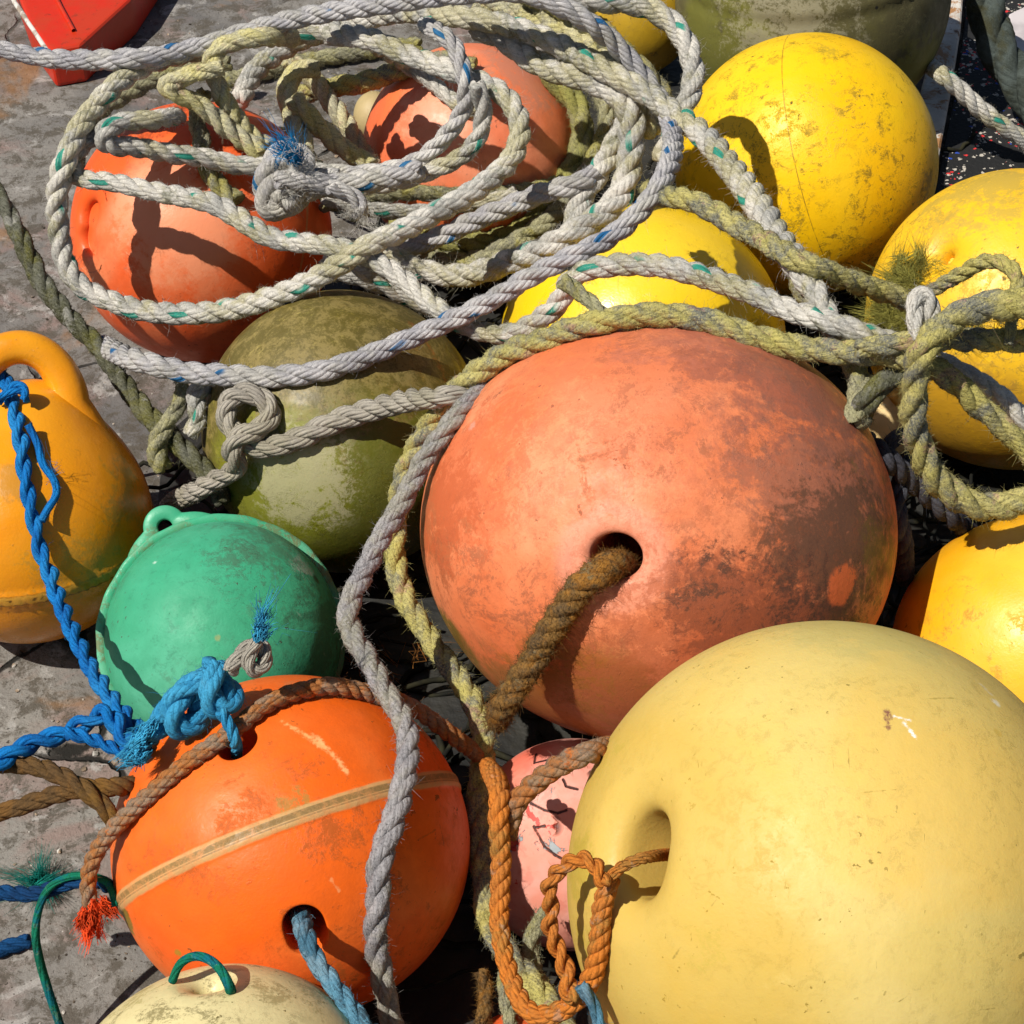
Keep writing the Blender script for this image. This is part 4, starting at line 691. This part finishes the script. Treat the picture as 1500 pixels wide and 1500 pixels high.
# --- right bundle
R_('mossy rope running from the coil to the tufted knot at right', 30, [(948, 276), (965, 284), (1023, 299), (1090, 333), (1152, 372), (1207, 398), (1262, 420), (1310, 436), (1350, 452)], 'mossy', slope=1.2, dive=(.09, 0), divelen=60)
R_('dark olive rope passing behind the ring beside the coral buoy', 36, [(1345, 532), (1317, 548), (1286, 568), (1266, 594), (1256, 612)], 'dark', slope=.8, dive=(0, .05), divelen=40)
R_('yellowed rope along the coral buoy top then round its left side to the bottom', 37, [(1530, 690), (1483, 640), (1440, 600), (1400, 562), (1360, 538), (1310, 524), (1233, 516), (1180, 512), (1140, 503), (1090, 486), (1040, 470), (960, 460), (883, 468), (817, 490), (743, 520), (690, 552), (655, 582), (630, 622), (606, 663), (588, 710), (578, 765), (578, 830), (597, 890), (618, 922), (644, 960), (672, 998), (698, 1040), (709, 1080), (706, 1130), (700, 1188), (703, 1262), (710, 1320), (722, 1362), (750, 1405), (779, 1440), (805, 1480), (830, 1530)], 'mossy', slope=.55)
R_('mossy rope lying level through the tufted knot', 32, [(1530, 500), (1480, 500), (1433, 497), (1383, 496), (1335, 500), (1290, 508), (1250, 510)], 'mossy', slope=.5)
R_('thin mossy loop hanging over the dirty yellow buoy', 23, [(1345, 440), (1375, 420), (1408, 403), (1440, 383), (1472, 385), (1492, 412), (1487, 440), (1480, 475), (1476, 510)], 'mossy', pitch=3.8)
kr = R_('pale wrap of rope binding the tufted knot', 30, [(1348, 500), (1362, 470), (1362, 440), (1350, 428), (1340, 445), (1342, 475), (1350, 500)], 'white', name='rope_knot', cat='knot')
for x, y, dx, dy, n_ in ((1325, 415, .1, .9, 500), (1340, 410, .3, .9, 350), (1310, 462, -.9, -.1, 500), (1325, 480, -.5, -.7, 500), (1300, 450, -.9, .2, 300), (1425, 480, .2, -.8, 120)):
    tuft(kr, surf(x, y, .004), camdir(dx, dy, .5), n_*2, .0065, OLVF, 1.1, wd=.0003, r=.009, curl=1.6, clumps=40)
R_('big mossy rope ring at the right edge', 40, [(1540, 448), (1490, 446), (1450, 450), (1402, 462), (1368, 490), (1344, 525), (1337, 567), (1338, 607), (1347, 650), (1364, 690), (1394, 722), (1433, 741), (1475, 740), (1540, 722)], 'mossy', slope=.6)

# --- centre ropes
R_('tan grey rope tied in an overhand knot across the olive buoy', 38, [(690, 578), (652, 582), (597, 588), (542, 602), (487, 620), (430, 645), (385, 655), (352, 640), (330, 615), (330, 588), (358, 574), (390, 588), (398, 612), (378, 632), (348, 640), (338, 662), (350, 682), (318, 700), (285, 722), (254, 738), (244, 746)], 'tan', pitch=3.3, strands=3, dive=(.04, .13), divelen=60, slope=2.5, sm=.6)
o1 = R_('rust orange twisted rope arching over the bright orange buoy', 32, [(705, 1115), (685, 1095), (640, 1060), (597, 1033), (538, 1014), (487, 1006), (440, 1013), (388, 1036), (341, 1070), (293, 1104), (257, 1131), (220, 1162), (191, 1188), (165, 1214), (142, 1248), (130, 1280), (128, 1306), (134, 1330)], 'rust', pitch=2.3, dive=(.05, 0), divelen=60)
L_R = R_('grey rope running from the coral buoy down the centre to the bottom edge', 37, [(712, 572), (683, 596), (648, 640), (615, 684), (591, 732), (567, 775), (545, 820), (523, 860), (512, 892), (516, 928), (538, 965), (562, 1008), (588, 1052), (597, 1097), (592, 1152), (575, 1207), (558, 1262), (553, 1317), (550, 1372), (557, 1427), (568, 1475), (590, 1540)], 'grey', slope=.6, dive=(.06, 0), divelen=90)
# blue ropes at left
R_('bright blue rope running down over the amber buoy', 27, [(-30, 440), (-12, 500), (8, 556), (22, 604), (31, 652), (34, 690), (42, 740), (56, 798), (74, 848), (95, 900), (116, 948), (146, 998), (176, 1036), (203, 1068), (222, 1096)], 'blue', strands=2, pitch=3.6, slope=1.3, sm=.8, wander=.2)
r = R_('loose blue strand branching off the bright blue rope', 13, [(40, 620), (55, 650), (62, 680), (80, 705), (83, 725), (70, 745), (60, 765)], 'blue', strands=1, fuzz=2500, wander=.2)
tuft(r, surf(80, 700, .002), camdir(.6, .3, .5), 14, .018, BLUEF, .5, wd=.0002, r=.006)
R_('blue rope end poking through the amber carrying loop', 22, [(36, 590), (38, 572), (26, 566), (10, 575), (-8, 590)], 'blue', strands=2, bias=.002)
R_('blue rope splitting in two on the concrete', 25, [(-30, 1130), (0, 1116), (40, 1090), (90, 1074), (128, 1058), (156, 1042), (168, 1060), (184, 1084), (212, 1092)], 'blue', strands=2, pitch=3.4, wander=.25)
R_('lower blue strand rejoining the bundle below the green buoy', 18, [(95, 1074), (120, 1078), (150, 1088), (185, 1102), (220, 1094)], 'blue', strands=2)
k1 = R_('light blue rope knot on top of the bright orange buoy', 42, [(212, 1085), (238, 1048), (262, 1022), (285, 1010), (298, 1032), (288, 1062), (262, 1066), (250, 1040), (268, 1010), (302, 988), (330, 1000), (342, 1025), (322, 1042), (300, 1020), (310, 985), (318, 962)], 'cyan', name='rope_knot', cat='knot', pitch=2.8, wander=.3, fuzz=2600)
tuft(k1, surf(222, 1078, .004), camdir(-.7, -.7, .2), 260, .018, CYANF, .16, r=.006, wd=.0005, curl=.25)
R_('light blue rope leading into the upper oval hole', 22, [(322, 1040), (338, 1066), (346, 1092), (346, 1112)], 'cyan', dive=(0, .05), divelen=34)
k2 = R_('small grey rope knot beside the light blue knot', 26, [(335, 985), (352, 962), (372, 944), (388, 950), (388, 975), (372, 986), (360, 965), (380, 935)], 'tan', name='rope_knot', cat='knot', pitch=3)
tuft(k2, surf(380, 932, .004), camdir(.25, .9, .3), 60, .024, CYANF, .05, r=.0028, wd=.0005, curl=.3); tuft(k2, surf(380, 930, .004), camdir(.75, .6, .2), 5, .035, CYANF, .1, r=.003, wd=.0002, curl=.3)
R_('dirty pale blue rope hanging out of the lower oval hole', 34, [(438, 1332), (443, 1352), (451, 1378), (462, 1408), (485, 1440), (515, 1476), (545, 1520)], 'paleblue', strands=3, dive=(.06, 0), divelen=44, wander=.15)
R_('thin green cord looped through the cream buoy', 14, [(252, 1438), (262, 1412), (288, 1400), (315, 1412), (333, 1438), (342, 1464)], 'green', strands=1, dive=(.01, .03), divelen=26, bias=.006, fuzz=200)
# orange ropes
p = surf(134, 1334, .0); tuft(o1, p, camdir(-.05, -1, .1), 220, .020, REDF, .10, r=.0035, wd=.0005, curl=.2); tuft(o1, surf(150, 1330), camdir(.7, -.5, .1), 220, .024, REDF, .10, r=.0035, wd=.0005, curl=.2)
R_('brown and orange rope crossing the cracked pink buoy', 34, [(895, 1094), (872, 1101), (836, 1113), (806, 1129), (780, 1150), (757, 1173), (748, 1198), (742, 1230)], 'rust', pitch=2.5, fuzz=2500, dive=(.07, 0), divelen=50)
R_('clean orange rope hanging in a long loop beside the butter yellow buoy', 33, [(714, 1120), (730, 1155), (729, 1200), (732, 1245), (731, 1290), (731, 1335), (735, 1380), (745, 1425), (760, 1462), (782, 1486), (808, 1488), (840, 1468), (866, 1435), (878, 1395), (881, 1350), (887, 1310), (897, 1282)], 'orange', pitch=2.4, fat=1.02, slope=.5, dive=(.10, 0), divelen=60)
R_('thin orange cord entering the funnel hole of the butter yellow buoy', 22, [(890, 1292), (903, 1275), (926, 1262), (950, 1256), (972, 1253), (990, 1252)], 'orange', pitch=2.2, dive=(0, .10), divelen=56)
R_('thin orange cord hitched in a small loop on the clean orange rope', 26, [(886, 1300), (872, 1264), (846, 1256), (820, 1272), (804, 1290), (802, 1312), (808, 1332), (802, 1352), (810, 1376), (820, 1400), (830, 1424), (834, 1450), (840, 1470)], 'orange', strands=2, pitch=2.5, slope=.5)
R_('pale blue rope end behind the bottom of the orange loop', 20, [(850, 1440), (868, 1470), (880, 1510)], 'paleblue')
hr = R_('thick hairy brown rope coming out of the hole in the biggest buoy', 54, [(918, 828), (890, 830), (862, 848), (836, 880), (812, 918), (788, 955), (762, 995), (738, 1034), (727, 1056)], 'brown', dive=(.06, .05), divelen=40, pitch=1.9, fat=1.08)
tuft(hr, surf(590, 985, .0), camdir(.1, .6, .5), 60, .045, BRNF, .7, wd=.0003, r=.012, curl=.8, name='loose_fibres')
